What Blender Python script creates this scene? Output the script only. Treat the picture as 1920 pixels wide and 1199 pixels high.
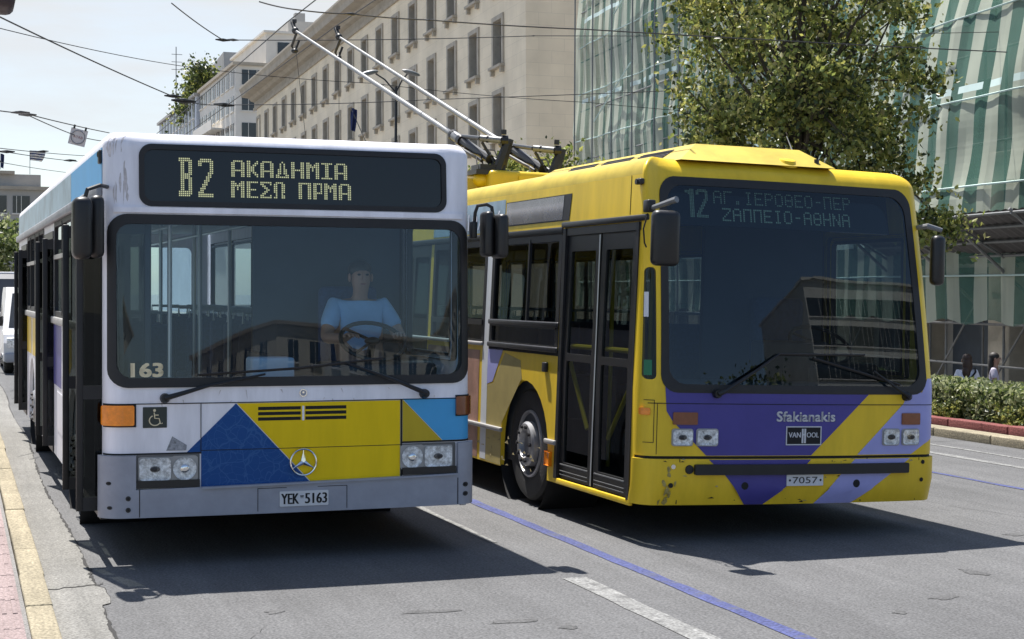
import bpy, bmesh, math, random
from mathutils import Vector, Matrix, noise as mnoise
from mathutils.geometry import tessellate_polygon
R_ = math.radians
for blk in list(bpy.data.objects): bpy.data.objects.remove(blk)
scene = bpy.context.scene
col = scene.collection
random.seed(7)

# ------------------------------------------------------------------ camera
PSI, TH, RO, CH, FPX = .334, -.0178, .0049, 1.8302, 3003.484
cd = bpy.data.cameras.new('camera'); cam = bpy.data.objects.new('camera', cd); col.objects.link(cam)
fw = Vector((math.sin(PSI)*math.cos(TH), math.cos(PSI)*math.cos(TH), math.sin(TH)))
rt = Vector((math.cos(PSI), -math.sin(PSI), 0)); up = rt.cross(fw)
r2 = rt*math.cos(RO)+up*math.sin(RO); u2 = -rt*math.sin(RO)+up*math.cos(RO)
mw = Matrix.Identity(4)
for i in range(3):
    mw[i][0] = r2[i]; mw[i][1] = u2[i]; mw[i][2] = -fw[i]
mw[2][3] = CH
cam.matrix_world = mw
cd.sensor_width = 36; cd.lens = 36*FPX/1920; cd.clip_start = .1; cd.clip_end = 2000
scene.camera = cam

# ------------------------------------------------------------------ light
SUN_EL, SUN_AZ = R_(67), R_(-13)                 # azimuth from +Y towards +X
sdir = Vector((math.sin(SUN_AZ)*math.cos(SUN_EL), math.cos(SUN_AZ)*math.cos(SUN_EL), math.sin(SUN_EL)))
sl = bpy.data.lights.new('sun', 'SUN'); sl.energy = 4.2; sl.angle = R_(.5); sl.color = (1, .96, .9)
so = bpy.data.objects.new('sun', sl); col.objects.link(so)
so.rotation_euler = (-sdir).to_track_quat('-Z', 'Y').to_euler(); so.location = (0, 0, 40)
world = bpy.data.worlds.new('World'); scene.world = world; world.use_nodes = True
nt = world.node_tree; nt.nodes.clear()
def N(t, tree=None, **kw):
    n = (tree or nt).nodes.new(t)
    for k, v in kw.items(): setattr(n, k, v)
    return n
wo = N('ShaderNodeOutputWorld'); bg = N('ShaderNodeBackground'); sky = N('ShaderNodeTexSky')
sky.sky_type = 'NISHITA'; sky.sun_disc = False; sky.sun_elevation = SUN_EL; sky.sun_rotation = SUN_AZ
sky.air_density = 1.0; sky.dust_density = .8
bg.inputs['Strength'].default_value = .105
# thin bright cloud veil, thickest low in the north where the photograph looks
tc = N('ShaderNodeTexCoord'); mp = N('ShaderNodeMapping'); mp.inputs['Scale'].default_value = (1, 1, 4.5)
nz = N('ShaderNodeTexNoise'); nz.inputs['Scale'].default_value = 2.2; nz.inputs['Detail'].default_value = 7; nz.inputs['Roughness'].default_value = .55
cr = N('ShaderNodeValToRGB'); cr.color_ramp.elements[0].position = .36; cr.color_ramp.elements[1].position = .62
sx = N('ShaderNodeSeparateXYZ'); rm = N('ShaderNodeMapping'); rm.inputs['Rotation'].default_value = (0, 0, R_(-32))
yr = N('ShaderNodeMapRange'); yr.inputs['From Min'].default_value = -.25; yr.inputs['From Max'].default_value = .7; yr.inputs['To Min'].default_value = .0; yr.inputs['To Max'].default_value = 1
zr = N('ShaderNodeMapRange'); zr.inputs['From Min'].default_value = .25; zr.inputs['From Max'].default_value = .8; zr.inputs['To Min'].default_value = 1; zr.inputs['To Max'].default_value = .25
m1 = N('ShaderNodeMath', operation='MULTIPLY'); m2 = N('ShaderNodeMath', operation='MULTIPLY'); m0 = N('ShaderNodeMath', operation='MULTIPLY_ADD')
m0.inputs[1].default_value = .75; m0.inputs[2].default_value = .25
mx = N('ShaderNodeMix', data_type='RGBA'); mx.inputs['B'].default_value = (4.1, 4.25, 4.4, 1)
L = nt.links.new
L(tc.outputs['Generated'], mp.inputs['Vector']); L(mp.outputs['Vector'], nz.inputs['Vector']); L(nz.outputs['Fac'], cr.inputs['Fac'])
L(tc.outputs['Generated'], rm.inputs['Vector']); L(rm.outputs['Vector'], sx.inputs['Vector']); L(sx.outputs['Y'], yr.inputs['Value']); L(sx.outputs['Z'], zr.inputs['Value'])
L(cr.outputs['Color'], m0.inputs[0]); L(m0.outputs[0], m1.inputs[0]); L(yr.outputs[0], m1.inputs[1]); L(m1.outputs[0], m2.inputs[0]); L(zr.outputs[0], m2.inputs[1])
L(m2.outputs[0], mx.inputs['Factor']); L(sky.outputs['Color'], mx.inputs['A']); gy = N('ShaderNodeSeparateXYZ'); gr = N('ShaderNodeMapRange'); gr.inputs['From Min'].default_value = -.6; gr.inputs['From Max'].default_value = .2; gr.inputs['To Min'].default_value = .7; gr.inputs['To Max'].default_value = .8; gm = N('ShaderNodeMix', data_type='RGBA', blend_type='MULTIPLY'); gm.inputs['Factor'].default_value = 1
L(tc.outputs['Generated'], gy.inputs['Vector']); L(gy.outputs['Y'], gr.inputs['Value']); L(mx.outputs['Result'], gm.inputs['A']); L(gr.outputs[0], gm.inputs['B']); L(gm.outputs['Result'], bg.inputs['Color']); L(bg.outputs[0], wo.inputs['Surface'])
scene.view_settings.view_transform = 'Standard'; scene.view_settings.look = 'None'
scene.view_settings.exposure = 1.22; scene.view_settings.gamma = 1
scene.render.engine = 'CYCLES'

# ------------------------------------------------------------------ materials
MT = {}
def mat(name, c, rough=.5, metal=0, var=.12, vs=3.0, bump=0, bs=40, coat=0, emit=0, stretch=(1, 1, 1), spec=.5):
    if name in MT: return MT[name]
    m = bpy.data.materials.new(name); m.use_nodes = True; t = m.node_tree; b = t.nodes['Principled BSDF']
    b.inputs['Roughness'].default_value = rough; b.inputs['Metallic'].default_value = metal
    b.inputs['Coat Weight'].default_value = coat; b.inputs['Coat Roughness'].default_value = .08; b.inputs['Specular IOR Level'].default_value = spec
    c4 = (*c, 1)
    if var:
        co = N('ShaderNodeTexCoord', t); ma = N('ShaderNodeMapping', t); ma.inputs['Scale'].default_value = stretch
        n = N('ShaderNodeTexNoise', t); n.inputs['Scale'].default_value = vs; n.inputs['Detail'].default_value = 8; n.inputs['Roughness'].default_value = .65
        rp = N('ShaderNodeMapRange', t); rp.inputs['From Min'].default_value = .3; rp.inputs['From Max'].default_value = .7
        rp.inputs['To Min'].default_value = 1-var; rp.inputs['To Max'].default_value = 1+var*.6
        mu = N('ShaderNodeMix', t, data_type='RGBA', blend_type='MULTIPLY'); mu.inputs['Factor'].default_value = 1; mu.inputs['A'].default_value = c4
        l = t.links.new
        l(co.outputs['Object'], ma.inputs[0]); l(ma.outputs[0], n.inputs['Vector']); l(n.outputs['Fac'], rp.inputs['Value']); l(rp.outputs[0], mu.inputs['B']); l(mu.outputs['Result'], b.inputs['Base Color'])
        if bump:
            n2 = N('ShaderNodeTexNoise', t); n2.inputs['Scale'].default_value = bs; n2.inputs['Detail'].default_value = 4
            bp = N('ShaderNodeBump', t); bp.inputs['Strength'].default_value = bump; bp.inputs['Distance'].default_value = .01
            l(co.outputs['Object'], n2.inputs['Vector']); l(n2.outputs['Fac'], bp.inputs['Height']); l(bp.outputs[0], b.inputs['Normal'])
    else: b.inputs['Base Color'].default_value = c4
    if emit:
        b.inputs['Emission Color'].default_value = c4; b.inputs['Emission Strength'].default_value = emit
    MT[name] = m; return m
def glass(name, tint, refl=1.0, rough=.0, base=.0, wob=0):
    m = bpy.data.materials.new(name); m.use_nodes = True; t = m.node_tree; t.nodes.clear()
    o = N('ShaderNodeOutputMaterial', t); tr = N('ShaderNodeBsdfTransparent', t); gl = N('ShaderNodeBsdfGlossy', t); mi = N('ShaderNodeMixShader', t)
    fr = N('ShaderNodeFresnel', t); ge = N('ShaderNodeNewGeometry', t); mr_ = N('ShaderNodeMapRange', t); mr_.inputs['To Min'].default_value = 1.52; mr_.inputs['To Max'].default_value = 1/1.52; t.links.new(ge.outputs['Backfacing'], mr_.inputs['Value']); t.links.new(mr_.outputs[0], fr.inputs['IOR'])
    ml = N('ShaderNodeMath', t, operation='MULTIPLY_ADD'); ml.inputs[1].default_value = refl; ml.inputs[2].default_value = base; ml.use_clamp = True
    tr.inputs['Color'].default_value = (*tint, 1); gl.inputs['Roughness'].default_value = rough; gl.inputs['Color'].default_value = (.86, .93, 1, 1)
    l = t.links.new; l(fr.outputs[0], ml.inputs[0]); l(ml.outputs[0], mi.inputs[0]); l(tr.outputs[0], mi.inputs[1]); l(gl.outputs[0], mi.inputs[2]); l(mi.outputs[0], o.inputs[0])
    if wob:
        cw = N('ShaderNodeTexCoord', t); nw = N('ShaderNodeTexNoise', t); nw.inputs['Scale'].default_value = 1.3; nw.inputs['Detail'].default_value = 0; bw = N('ShaderNodeBump', t); bw.inputs['Strength'].default_value = .5; bw.inputs['Distance'].default_value = .007
        l(cw.outputs['Object'], nw.inputs['Vector']); l(nw.outputs['Fac'], bw.inputs['Height']); l(bw.outputs[0], gl.inputs['Normal'])
    MT[name] = m; return m
WHITE = mat('painted_white', (.82, .81, .86), .4, var=.16, vs=2.5, spec=.3, stretch=(2.5, 2.5, .45), bump=.12, bs=2.5)
YEL = mat('painted_yellow', (.82, .57, .006), .42, var=.1, vs=2, spec=.2, stretch=(2.5, 2.5, .45), bump=.12, bs=2.5)
YEL2 = mat('painted_dull_yellow', (.52, .38, .025), .42, var=.1, vs=2, spec=.2, stretch=(2.5, 2.5, .45), bump=.12, bs=2.5)
ROOFY = mat('sun_dimmed_roof_yellow', (.50, .375, .055), .55, var=.25, vs=3, spec=.25)  # body yellow made darker in colour so the sunlit roof does not burn out
YELR = mat('painted_warm_yellow', (.77, .525, .032), .38, var=.16, vs=1.8, spec=.28, stretch=(2.5, 2.5, .45), bump=.12, bs=2.5)
CYAN = mat('painted_sky_blue', (.07, .36, .68), .4, var=.08, spec=.25)
PURP = mat('painted_purple', (.068, .06, .27), .38, var=.12, spec=.3)
LAV = mat('painted_lavender', (.34, .35, .68), .38, var=.1, spec=.3)
TAN = mat('dull_tan_panel', (.40, .32, .11), .5, var=.2)  # duller tan tone over part of the yellow side panel
PINK = mat('painted_brown_pink', (.36, .2, .15), .45, var=.35, vs=6)
ICE = mat('film_pale_blue', (.30, .42, .50), .4, var=.5, vs=2.2)
CREAM = mat('cream_letters', (.72, .63, .42), .5, var=.05)
GREYB = mat('bumper_grey', (.30, .315, .37), .45, var=.15, vs=5)
SIDEG = mat('rail_grey', (.35, .34, .33), .4, var=.2)
BLK = mat('black_rubber', (.012, .012, .014), .55, var=.3, vs=8)
SEAM = mat('seam_black', (.008, .008, .009), .8, var=0)
PLAST = mat('black_plastic', (.011, .011, .012), .42, var=.3, vs=9)
DARKM = mat('dark_steel', (.045, .045, .05), .45, metal=.6, var=.3, vs=9)
STEEL = mat('galvanised_steel', (.2, .205, .21), .5, metal=.35, var=.2, vs=7)
CHROME = mat('chrome', (.75, .76, .78), .12, metal=1, var=.05)
ALU = mat('brushed_aluminium', (.6, .6, .6), .3, metal=.9, var=.15)
TYRE = mat('tyre_rubber', (.018, .018, .019), .75, var=.35, vs=14, bump=.3, bs=60)
RIM = mat('wheel_rim', (.36, .36, .37), .42, metal=.5, var=.3, vs=12)
AMB = mat('amber_lens', (.95, .27, .008), .22, var=.25, vs=22, coat=.5)
AMBD = mat('amber_lens_dark', (.19, .055, .02), .2, var=.2, vs=22, coat=.5)
LAMPB = mat('lamp_bowl', (.9, .9, .91), .25, metal=.1, var=.75, vs=34)
LAMPL = glass('lamp_glass', (.9, .92, .93), 1.4, base=.05)
WSGL = glass('windscreen_glass', (.72, .88, .97), 1.05, base=.004, wob=1)
WSGR = glass('tinted_windscreen_glass', (.36, .45, .48), .95, base=.006, wob=1)
SIDEGL = glass('side_window_glass', (.60, .70, .69), 1.1, base=.01)
DARKGL = glass('dark_window_glass', (.30, .32, .31), .55, base=.0)
PANE = mat('building_pane', (.03, .034, .04), .12, var=.5, vs=.5)
INT_G = mat('interior_grey', (.36, .42, .48), .6, var=.1)
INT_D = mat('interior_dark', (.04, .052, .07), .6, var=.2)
INT_FL = mat('interior_floor', (.06, .06, .065), .7, var=.2)
SEATF = mat('seat_fabric', (.03, .055, .13), .85, var=.3, vs=30)
HANDR = mat('handrail_yellow', (.6, .52, .03), .35, var=.05)
HANDG = mat('handrail_grey', (.5, .52, .53), .3, metal=.5, var=.05)
LED = mat('display_dots', (.62, .62, .33), .4, var=0, emit=.2)
LEDR = mat('display_dots_dim', (.33, .48, .38), .4, var=0, emit=.06)
DISP = mat('display_panel', (.010, .011, .012), .06, var=0, spec=.42)
PLATE = mat('plate_white', (.62, .63, .66), .4, var=.08)
SKIN = mat('skin', (.36, .205, .145), .5, var=.08, vs=9)
HAIR = mat('dark_hair', (.018, .014, .012), .6, var=.3, vs=30)
HAIRG = mat('grey_hair', (.045, .04, .036), .6, var=.3, vs=30)
SHIRTB = mat('pale_blue_cotton', (.27, .43, .64), .8, var=.12, vs=6)
SHIRTW = mat('white_cotton', (.75, .73, .78), .8, var=.1, vs=6)
JEAN = mat('dark_trousers', (.03, .035, .06), .8, var=.2, vs=8)

# ------------------------------------------------------------------ helpers
def tag(o, label=None, cat=None, group=None, kind=None):
    if label: o['label'] = label
    if cat: o['category'] = cat
    if group: o['group'] = group
    if kind: o['kind'] = kind
    return o
def empty(name, loc, rz=0, label=None, cat=None, group=None):
    o = bpy.data.objects.new(name, None); col.objects.link(o); o.location = loc; o.rotation_euler = (0, 0, rz); o.empty_display_size = .2
    return tag(o, label, cat, group)
def copy_tree(o, parent=None):
    c = o.copy(); col.objects.link(c)
    if parent: c.parent = parent
    for ch in [x for x in bpy.data.objects if x.parent == o]: copy_tree(ch, c)
    return c
def rrect(u0, u1, z0, z1, r, n=6):
    o = []
    for cx, cz, a in ((u1-r, z0+r, -90), (u1-r, z1-r, 0), (u0+r, z1-r, 90), (u0+r, z0+r, 180)):
        for k in range(n+1):
            t = R_(a+90*k/n); o.append((cx+r*math.cos(t), cz+r*math.sin(t)))
    return o
def circ(cx, cz, r, n=20): return [(cx+r*math.cos(2*math.pi*k/n), cz+r*math.sin(2*math.pi*k/n)) for k in range(n)]
_tc = {}
def text2d(s):
    if s in _tc: return _tc[s]
    cu = bpy.data.curves.new('txt', 'FONT'); cu.body = s; cu.resolution_u = 3
    ob = bpy.data.objects.new('txt', cu); col.objects.link(ob); bpy.context.view_layer.update()
    me = bpy.data.meshes.new_from_object(ob.evaluated_get(bpy.context.evaluated_depsgraph_get()))
    vs = [(v.co.x, v.co.y) for v in me.vertices]; fs = [tuple(p.vertices) for p in me.polygons]
    bpy.data.objects.remove(ob); bpy.data.curves.remove(cu); bpy.data.meshes.remove(me)
    _tc[s] = (vs, fs); return _tc[s]
class MB:
    def __init__(s): s.v = []; s.f = []; s.fm = []; s.mats = []; s.tag_ = None
    def mi(s, m):
        if m not in s.mats: s.mats.append(m)
        return s.mats.index(m)
    def add(s, vs, fs, m):
        b = len(s.v); k = s.mi(m); s.v += [tuple(x) for x in vs]
        for f in fs: s.f.append(tuple(i+b for i in f)); s.fm.append(k)
        return s
    def bm(s, bm, m, xf=None):
        bm.verts.ensure_lookup_table(); bm.verts.index_update()
        s.add([(xf @ v.co if xf else v.co) for v in bm.verts], [[v.index for v in f.verts] for f in bm.faces], m); bm.free(); return s
    def box(s, x0, x1, y0, y1, z0, z1, m, bev=0, xf=None):
        if bev:
            b = bmesh.new(); bmesh.ops.create_cube(b, size=1)
            for v in b.verts: v.co = Vector((x0+(v.co.x+.5)*(x1-x0), y0+(v.co.y+.5)*(y1-y0), z0+(v.co.z+.5)*(z1-z0)))
            bmesh.ops.bevel(b, geom=b.edges[:], offset=bev, segments=3, profile=.5, affect='EDGES')
            return s.bm(b, m, xf)
        vs = [Vector((x, y, z)) for z in (z0, z1) for y in (y0, y1) for x in (x0, x1)]
        if xf: vs = [xf @ v for v in vs]
        return s.add(vs, [(0, 2, 3, 1), (4, 5, 7, 6), (0, 1, 5, 4), (2, 6, 7, 3), (0, 4, 6, 2), (1, 3, 7, 5)], m)
    def tube(s, pts, r, m, n=8, caps=True):
        pts = [Vector(p) for p in pts]; rs = r if isinstance(r, (list, tuple)) else [r]*len(pts); vs = []; fs = []
        ref = None
        for i, p in enumerate(pts):
            d = (pts[min(i+1, len(pts)-1)]-pts[max(i-1, 0)]).normalized()
            if ref is None: ref = d.orthogonal().normalized()
            a = (ref-d*ref.dot(d)); a = a.normalized() if a.length > 1e-5 else d.orthogonal().normalized(); ref = a; b = d.cross(a)
            for k in range(n):
                t = 2*math.pi*k/n; vs.append(p+rs[i]*(math.cos(t)*a+math.sin(t)*b))
        for i in range(len(pts)-1):
            for k in range(n):
                k2 = (k+1) % n; fs.append((i*n+k, i*n+k2, (i+1)*n+k2, (i+1)*n+k))
        if caps: fs.append(tuple(range(n))[::-1]); fs.append(tuple(range((len(pts)-1)*n, len(pts)*n)))
        return s.add(vs, fs, m)
    def lathe(s, prof, o, ax, m, n=32):
        o = Vector(o); ax = Vector(ax).normalized(); a = ax.orthogonal().normalized(); b = ax.cross(a); vs = []; fs = []
        for r, h in prof:
            for k in range(n):
                t = 2*math.pi*k/n; vs.append(o+ax*h+max(r, 1e-4)*(math.cos(t)*a+math.sin(t)*b))
        for i in range(len(prof)-1):
            for k in range(n):
                k2 = (k+1) % n; fs.append((i*n+k, i*n+k2, (i+1)*n+k2, (i+1)*n+k))
        return s.add(vs, fs, m)
    def ell(s, c, rad, m, seg=14, ring=9, rot=None):
        b = bmesh.new(); bmesh.ops.create_uvsphere(b, u_segments=seg, v_segments=ring, radius=1)
        mx_ = Matrix.Translation(c) @ (rot.to_4x4() if rot else Matrix.Identity(4)) @ Matrix.Diagonal((*rad, 1))
        return s.bm(b, m, mx_)
    def prism(s, loop, ext, m):
        loop = [Vector(p) for p in loop]; ext = Vector(ext); n = len(loop)
        vs = loop+[p+ext for p in loop]; fs = [tuple(range(n))[::-1], tuple(range(n, 2*n))]+[(i, (i+1) % n, n+(i+1) % n, n+i) for i in range(n)]
        return s.add(vs, fs, m)
    def sheet(s, S, loops, d, t, m, cut=.1, ucuts=(), zcuts=()):
        """2-D outline with holes laid on the curved surface S(a,b,d), d out of the surface, t thick"""
        b = bmesh.new(); flat = [p for l in loops for p in l]
        vv = [b.verts.new((p[0], 0, p[1])) for p in flat]
        for tr in tessellate_polygon([[Vector((p[0], p[1], 0)) for p in l] for l in loops]):
            try: b.faces.new([vv[i] for i in tr])
            except ValueError: pass
        xs = [p[0] for p in flat]; zs = [p[1] for p in flat]
        if cut:
            us = [min(xs)+cut*k for k in range(1, int((max(xs)-min(xs))/cut)+1)]+[u for u in ucuts if min(xs) < u < max(xs)]
            zz = [min(zs)+1.6*cut*k for k in range(1, int((max(zs)-min(zs))/(1.6*cut))+1)]+[z for z in zcuts if min(zs) < z < max(zs)]
            for u in us: bmesh.ops.bisect_plane(b, geom=b.verts[:]+b.edges[:]+b.faces[:], dist=1e-5, plane_co=(u, 0, 0), plane_no=(1, 0, 0))
            for z in zz: bmesh.ops.bisect_plane(b, geom=b.verts[:]+b.edges[:]+b.faces[:], dist=1e-5, plane_co=(0, 0, z), plane_no=(0, 0, 1))
        elif min(zs) < 1.1 < max(zs): bmesh.ops.bisect_plane(b, geom=b.verts[:]+b.edges[:]+b.faces[:], dist=1e-5, plane_co=(0, 0, 1.1), plane_no=(0, 0, 1))
        b.verts.index_update(); b.normal_update()
        n = len(b.verts); top = [S(v.co.x, v.co.z, d) for v in b.verts]; fs = []
        flip = [f.normal.y > 0 for f in b.faces]
        for f, q in zip(b.faces, flip):
            ix = [v.index for v in f.verts]; fs.append(tuple(ix[::-1]) if q else tuple(ix))
        if t:
            bot = [S(v.co.x, v.co.z, d-t) for v in b.verts]
            for e in b.edges:
                if len(e.link_faces) == 1:
                    i, j = e.verts[0].index, e.verts[1].index; fs.append((i, j, n+j, n+i))
            top += bot
        b.free(); return s.add(top, fs, m)
    def text(s, S, st, u0, u1, z0, z1, d, m, xs=None):
        vs, fs = text2d(st); x0 = min(v[0] for v in vs); x1 = max(v[0] for v in vs); y0 = min(v[1] for v in vs); y1 = max(v[1] for v in vs)
        return s.add([S(u0+(x-x0)/(x1-x0)*(u1-u0), z0+(y-y0)/(y1-y0)*(z1-z0), d) for x, y in vs], fs, m)
    def dots(s, S, rows, u0, z1, pu, pz, d, m, fill=.66):
        for r, line in enumerate(rows):
            for c, ch in enumerate(line):
                if ch == '#':
                    u = u0+c*pu; z = z1-r*pz; a = pu*fill/2; h = pz*fill/2
                    s.add([S(u-a, z-h, d), S(u+a, z-h, d), S(u+a, z+h, d), S(u-a, z+h, d)], [(0, 1, 2, 3)], m)
        return s
    def grid(s, ys, zs, skip, P, m):
        """wall of cells between the lines ys and zs, leaving out the cells in skip; P(y,z) places a point"""
        vs = [P(y, z) for z in zs for y in ys]; n = len(ys)
        return s.add(vs, [(j*n+i, j*n+i+1, (j+1)*n+i+1, (j+1)*n+i) for j in range(len(zs)-1) for i in range(n-1) if (i, j) not in skip], m)
    def build(s, name, parent=None, smooth=35, xf=None, loc=None):
        me = bpy.data.meshes.new(name); me.from_pydata([xf(v) for v in s.v] if xf else s.v, [], s.f)
        for m in s.mats: me.materials.append(m)
        me.polygons.foreach_set('material_index', s.fm); me.update()
        if smooth:
            me.polygons.foreach_set('use_smooth', [True]*len(me.polygons)); me.set_sharp_from_angle(angle=R_(smooth))
        o = bpy.data.objects.new(name, me); col.objects.link(o)
        if parent: o.parent = parent
        if loc: o.location = loc
        return o
def plane(axis, c, out=1):
    """flat S for a wall: axis 'x' -> (c, a, b), axis 'y' -> (a, c, b); out = sign of the outward side"""
    if axis == 'x': return lambda a, b, d: (c+out*d, a, b)
    return lambda a, b, d: (a, c+out*d, b)

# ------------------------------------------------------------------ ground
def ground_mat(name, base, dark, scale=1.0, grain=90, rough=.9, stain=.55, lo=.62, hi=.78):
    m = bpy.data.materials.new(name); m.use_nodes = True; t = m.node_tree; b = t.nodes['Principled BSDF']; b.inputs['Roughness'].default_value = rough
    b.inputs['Specular IOR Level'].default_value = .3
    co = N('ShaderNodeTexCoord', t); l = t.links.new
    def noi(s, d=6, st=None):
        n = N('ShaderNodeTexNoise', t); n.inputs['Scale'].default_value = s; n.inputs['Detail'].default_value = d; n.inputs['Roughness'].default_value = .7
        if st:
            q = N('ShaderNodeMapping', t); q.inputs['Scale'].default_value = st; l(co.outputs['Object'], q.inputs[0]); l(q.outputs[0], n.inputs['Vector'])
        else: l(co.outputs['Object'], n.inputs['Vector'])
        return n
    a = noi(.5*scale, 8); g = noi(grain, 3); s2 = noi(1.3*scale, 6, (1.9, .09, 1)); v = N('ShaderNodeTexVoronoi', t); v.inputs['Scale'].default_value = grain*1.1; l(co.outputs['Object'], v.inputs['Vector'])
    def rng(n, lo, hi, f0=.3, f1=.7, out='Fac'):
        r = N('ShaderNodeMapRange', t); r.inputs['From Min'].default_value = f0; r.inputs['From Max'].default_value = f1; r.inputs['To Min'].default_value = lo; r.inputs['To Max'].default_value = hi; l(n.outputs[out], r.inputs['Value']); return r
    def mul(x, y):
        k = N('ShaderNodeMath', t, operation='MULTIPLY'); l(x.outputs[0], k.inputs[0]); l(y.outputs[0], k.inputs[1]); return k
    f = mul(mul(rng(a, .8, 1.15), rng(g, .6, 1.38)), mul(rng(s2, .80, 1.14), rng(v, .72, 1.2, 0, .6, 'Distance')))
    mu = N('ShaderNodeMix', t, data_type='RGBA', blend_type='MULTIPLY'); mu.inputs['Factor'].default_value = 1; mu.inputs['A'].default_value = (*base, 1)
    l(f.outputs[0], mu.inputs['B'])
    # darker worn spots and stains
    st = noi(.9*scale, 9); r3 = rng(st, 0, 1, lo, hi); mm = N('ShaderNodeMix', t, data_type='RGBA'); mm.inputs['B'].default_value = (*dark, 1)
    hf = N('ShaderNodeMath', t, operation='MULTIPLY'); hf.inputs[1].default_value = stain; l(r3.outputs[0], hf.inputs[0]); l(hf.outputs[0], mm.inputs['Factor']); l(mu.outputs['Result'], mm.inputs['A']); l(mm.outputs['Result'], b.inputs['Base Color'])
    bp = N('ShaderNodeBump', t); bp.inputs['Strength'].default_value = .5; bp.inputs['Distance'].default_value = .006; l(v.outputs['Distance'], bp.inputs['Height']); l(bp.outputs[0], b.inputs['Normal'])
    MT[name] = m; return m
ASPH = ground_mat('asphalt', (.100, .100, .102), (.062, .062, .062), 1, 55)
CONC = ground_mat('gutter_concrete', (.165, .161, .15), (.11, .107, .1), 1.6, 60)
PAVE = ground_mat('paving', (.17, .165, .16), (.1, .1, .1), 1.5, 70)
TILE = ground_mat('pink_tile', (.225, .175, .17), (.15, .125, .122), 2, 60)
KERBY = ground_mat('kerb_yellow', (.245, .213, .15), (.15, .14, .12), 5, 50)
PWHITE = ground_mat('worn_white_paint', (.19, .19, .186), (.10, .10, .10), 9, 45, stain=.9, lo=.5, hi=.62)
PBLUE = ground_mat('worn_blue_paint', (.058, .068, .165), (.085, .088, .10), 5, 45, stain=.9, lo=.52, hi=.66)
REDK = ground_mat('red_painted_concrete', (.17, .055, .052), (.16, .06, .055), 4, 40)
CRACK = mat('crack', (.02, .019, .018), .9, var=0)
def slab(name, x0, x1, y0, y1, z, m, kind='structure'):
    b = MB(); b.add([(x0, y0, z), (x1, y0, z), (x1, y1, z), (x0, y1, z)], [(0, 1, 2, 3)], m); return tag(b.build(name, smooth=0), kind=kind)
slab('ground', -500, 500, -400, 900, -1.2, PAVE)
slab('road', .3, 12.2, -120, 420, 0, ASPH)
# concrete gutter with a broken edge and the crack along it
b = MB(); rnd = random.Random(3); ed = []; y = -20
while y < 70:
    ed.append((.79+.025*math.sin(y*.7)+rnd.uniform(-.007, .009)+(.05 if 9.5 < y < 10.1 else 0), y)); y += rnd.uniform(.04, .11) if y < 22 else .8
vs = [(.45, q[1], .004) for q in ed]+[(q[0], q[1], .004) for q in ed]; n = len(ed)
b.add(vs, [(i, n+i, n+i+1, i+1) for i in range(n-1)], CONC)
for i in range(n-1):
    w = max(.0015, .007+.006*math.sin(i*.23)+rnd.uniform(-.005, .006))
    b.add([(ed[i][0]-w, ed[i][1], .006), (ed[i][0]+w*.6, ed[i][1], .006), (ed[i+1][0]+w*.6, ed[i+1][1], .006), (ed[i+1][0]-w, ed[i+1][1], .006)], [(0, 1, 2, 3)], CRACK)
pt = [(.5+.03*k, 10.05+rnd.uniform(-.03, .03)+.01*k) for k in range(13)]
for i in range(12): b.add([(pt[i][0], pt[i][1]-.012, .0065), (pt[i+1][0], pt[i+1][1]-.012, .0065), (pt[i+1][0], pt[i+1][1]+.01, .0065), (pt[i][0], pt[i][1]+.01, .0065)], [(0, 1, 2, 3)], CRACK)
tag(b.build('gutter', smooth=0), kind='structure')
b = MB(); y = -6.0; k = 0
while y < 70:
    ln = 1.0 if y < 40 else 3; dx = rnd.uniform(-.006, .006); dz = rnd.uniform(-.006, .004)
    b.box(.355+dx, .497+dx, y+.006, y+ln-.006, -.05, .118+dz, KERBY, bev=.012); y += ln
tag(b.build('kerb'), kind='structure')
slab('pavement', -6, .349, -30, 80, .102, PAVE)
b = MB(); y = -4.0
while y < 30:
    for k in range(3):
        x = -.9+.41*k+.0; b.box(x, x+.404, y, y+.394, .1, .116+rnd.uniform(-.001, .002), TILE)
        if y < 18:
            for r in range(7): b.box(x+.03+.055*r, x+.055+.055*r, y+.012, y+.382, .114, .1195, TILE)
    y += .4
tag(b.build('tactile_paving', smooth=0), kind='structure')
def strip(name, x0, x1, y0, y1, m, z=.004, wear=.02, seed=1):
    r = random.Random(seed); b = MB(); k = max(2, int((y1-y0)/.25)); vs = []
    for i in range(k+1):
        y = y0+(y1-y0)*i/k; vs += [(x0+r.uniform(-wear, wear), y, z), (x1+r.uniform(-wear, wear), y, z)]
    b.add(vs, [(2*i, 2*i+1, 2*i+3, 2*i+2) for i in range(k)], m); return tag(b.build(name, smooth=0), kind='structure')
strip('blue_lane_line', 4.185, 4.285, -20, 120, PBLUE, seed=2, wear=.008)
strip('white_lane_line', 3.645, 3.80, 5.5, 9.5, PWHITE, seed=3, wear=.008)
strip('white_lane_line', 3.66, 3.72, 11.0, 14.2, PWHITE, seed=4, wear=.008)
strip('white_lane_line', 3.7, 3.8, 18, 22, PWHITE, seed=5)
strip('blue_lane_line', 9.38, 9.45, -20, 120, PBLUE, seed=6, wear=.008)
strip('white_edge_line', 10.5, 10.62, -20, 120, PWHITE, seed=7)
strip('white_edge_line', 11.1, 11.18, -20, 120, PWHITE, seed=8)
STAIN = ground_mat('oil_stained_asphalt', (.086, .086, .087), (.05, .05, .05), 2, 55)
b = MB(); rnd = random.Random(9)
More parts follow.
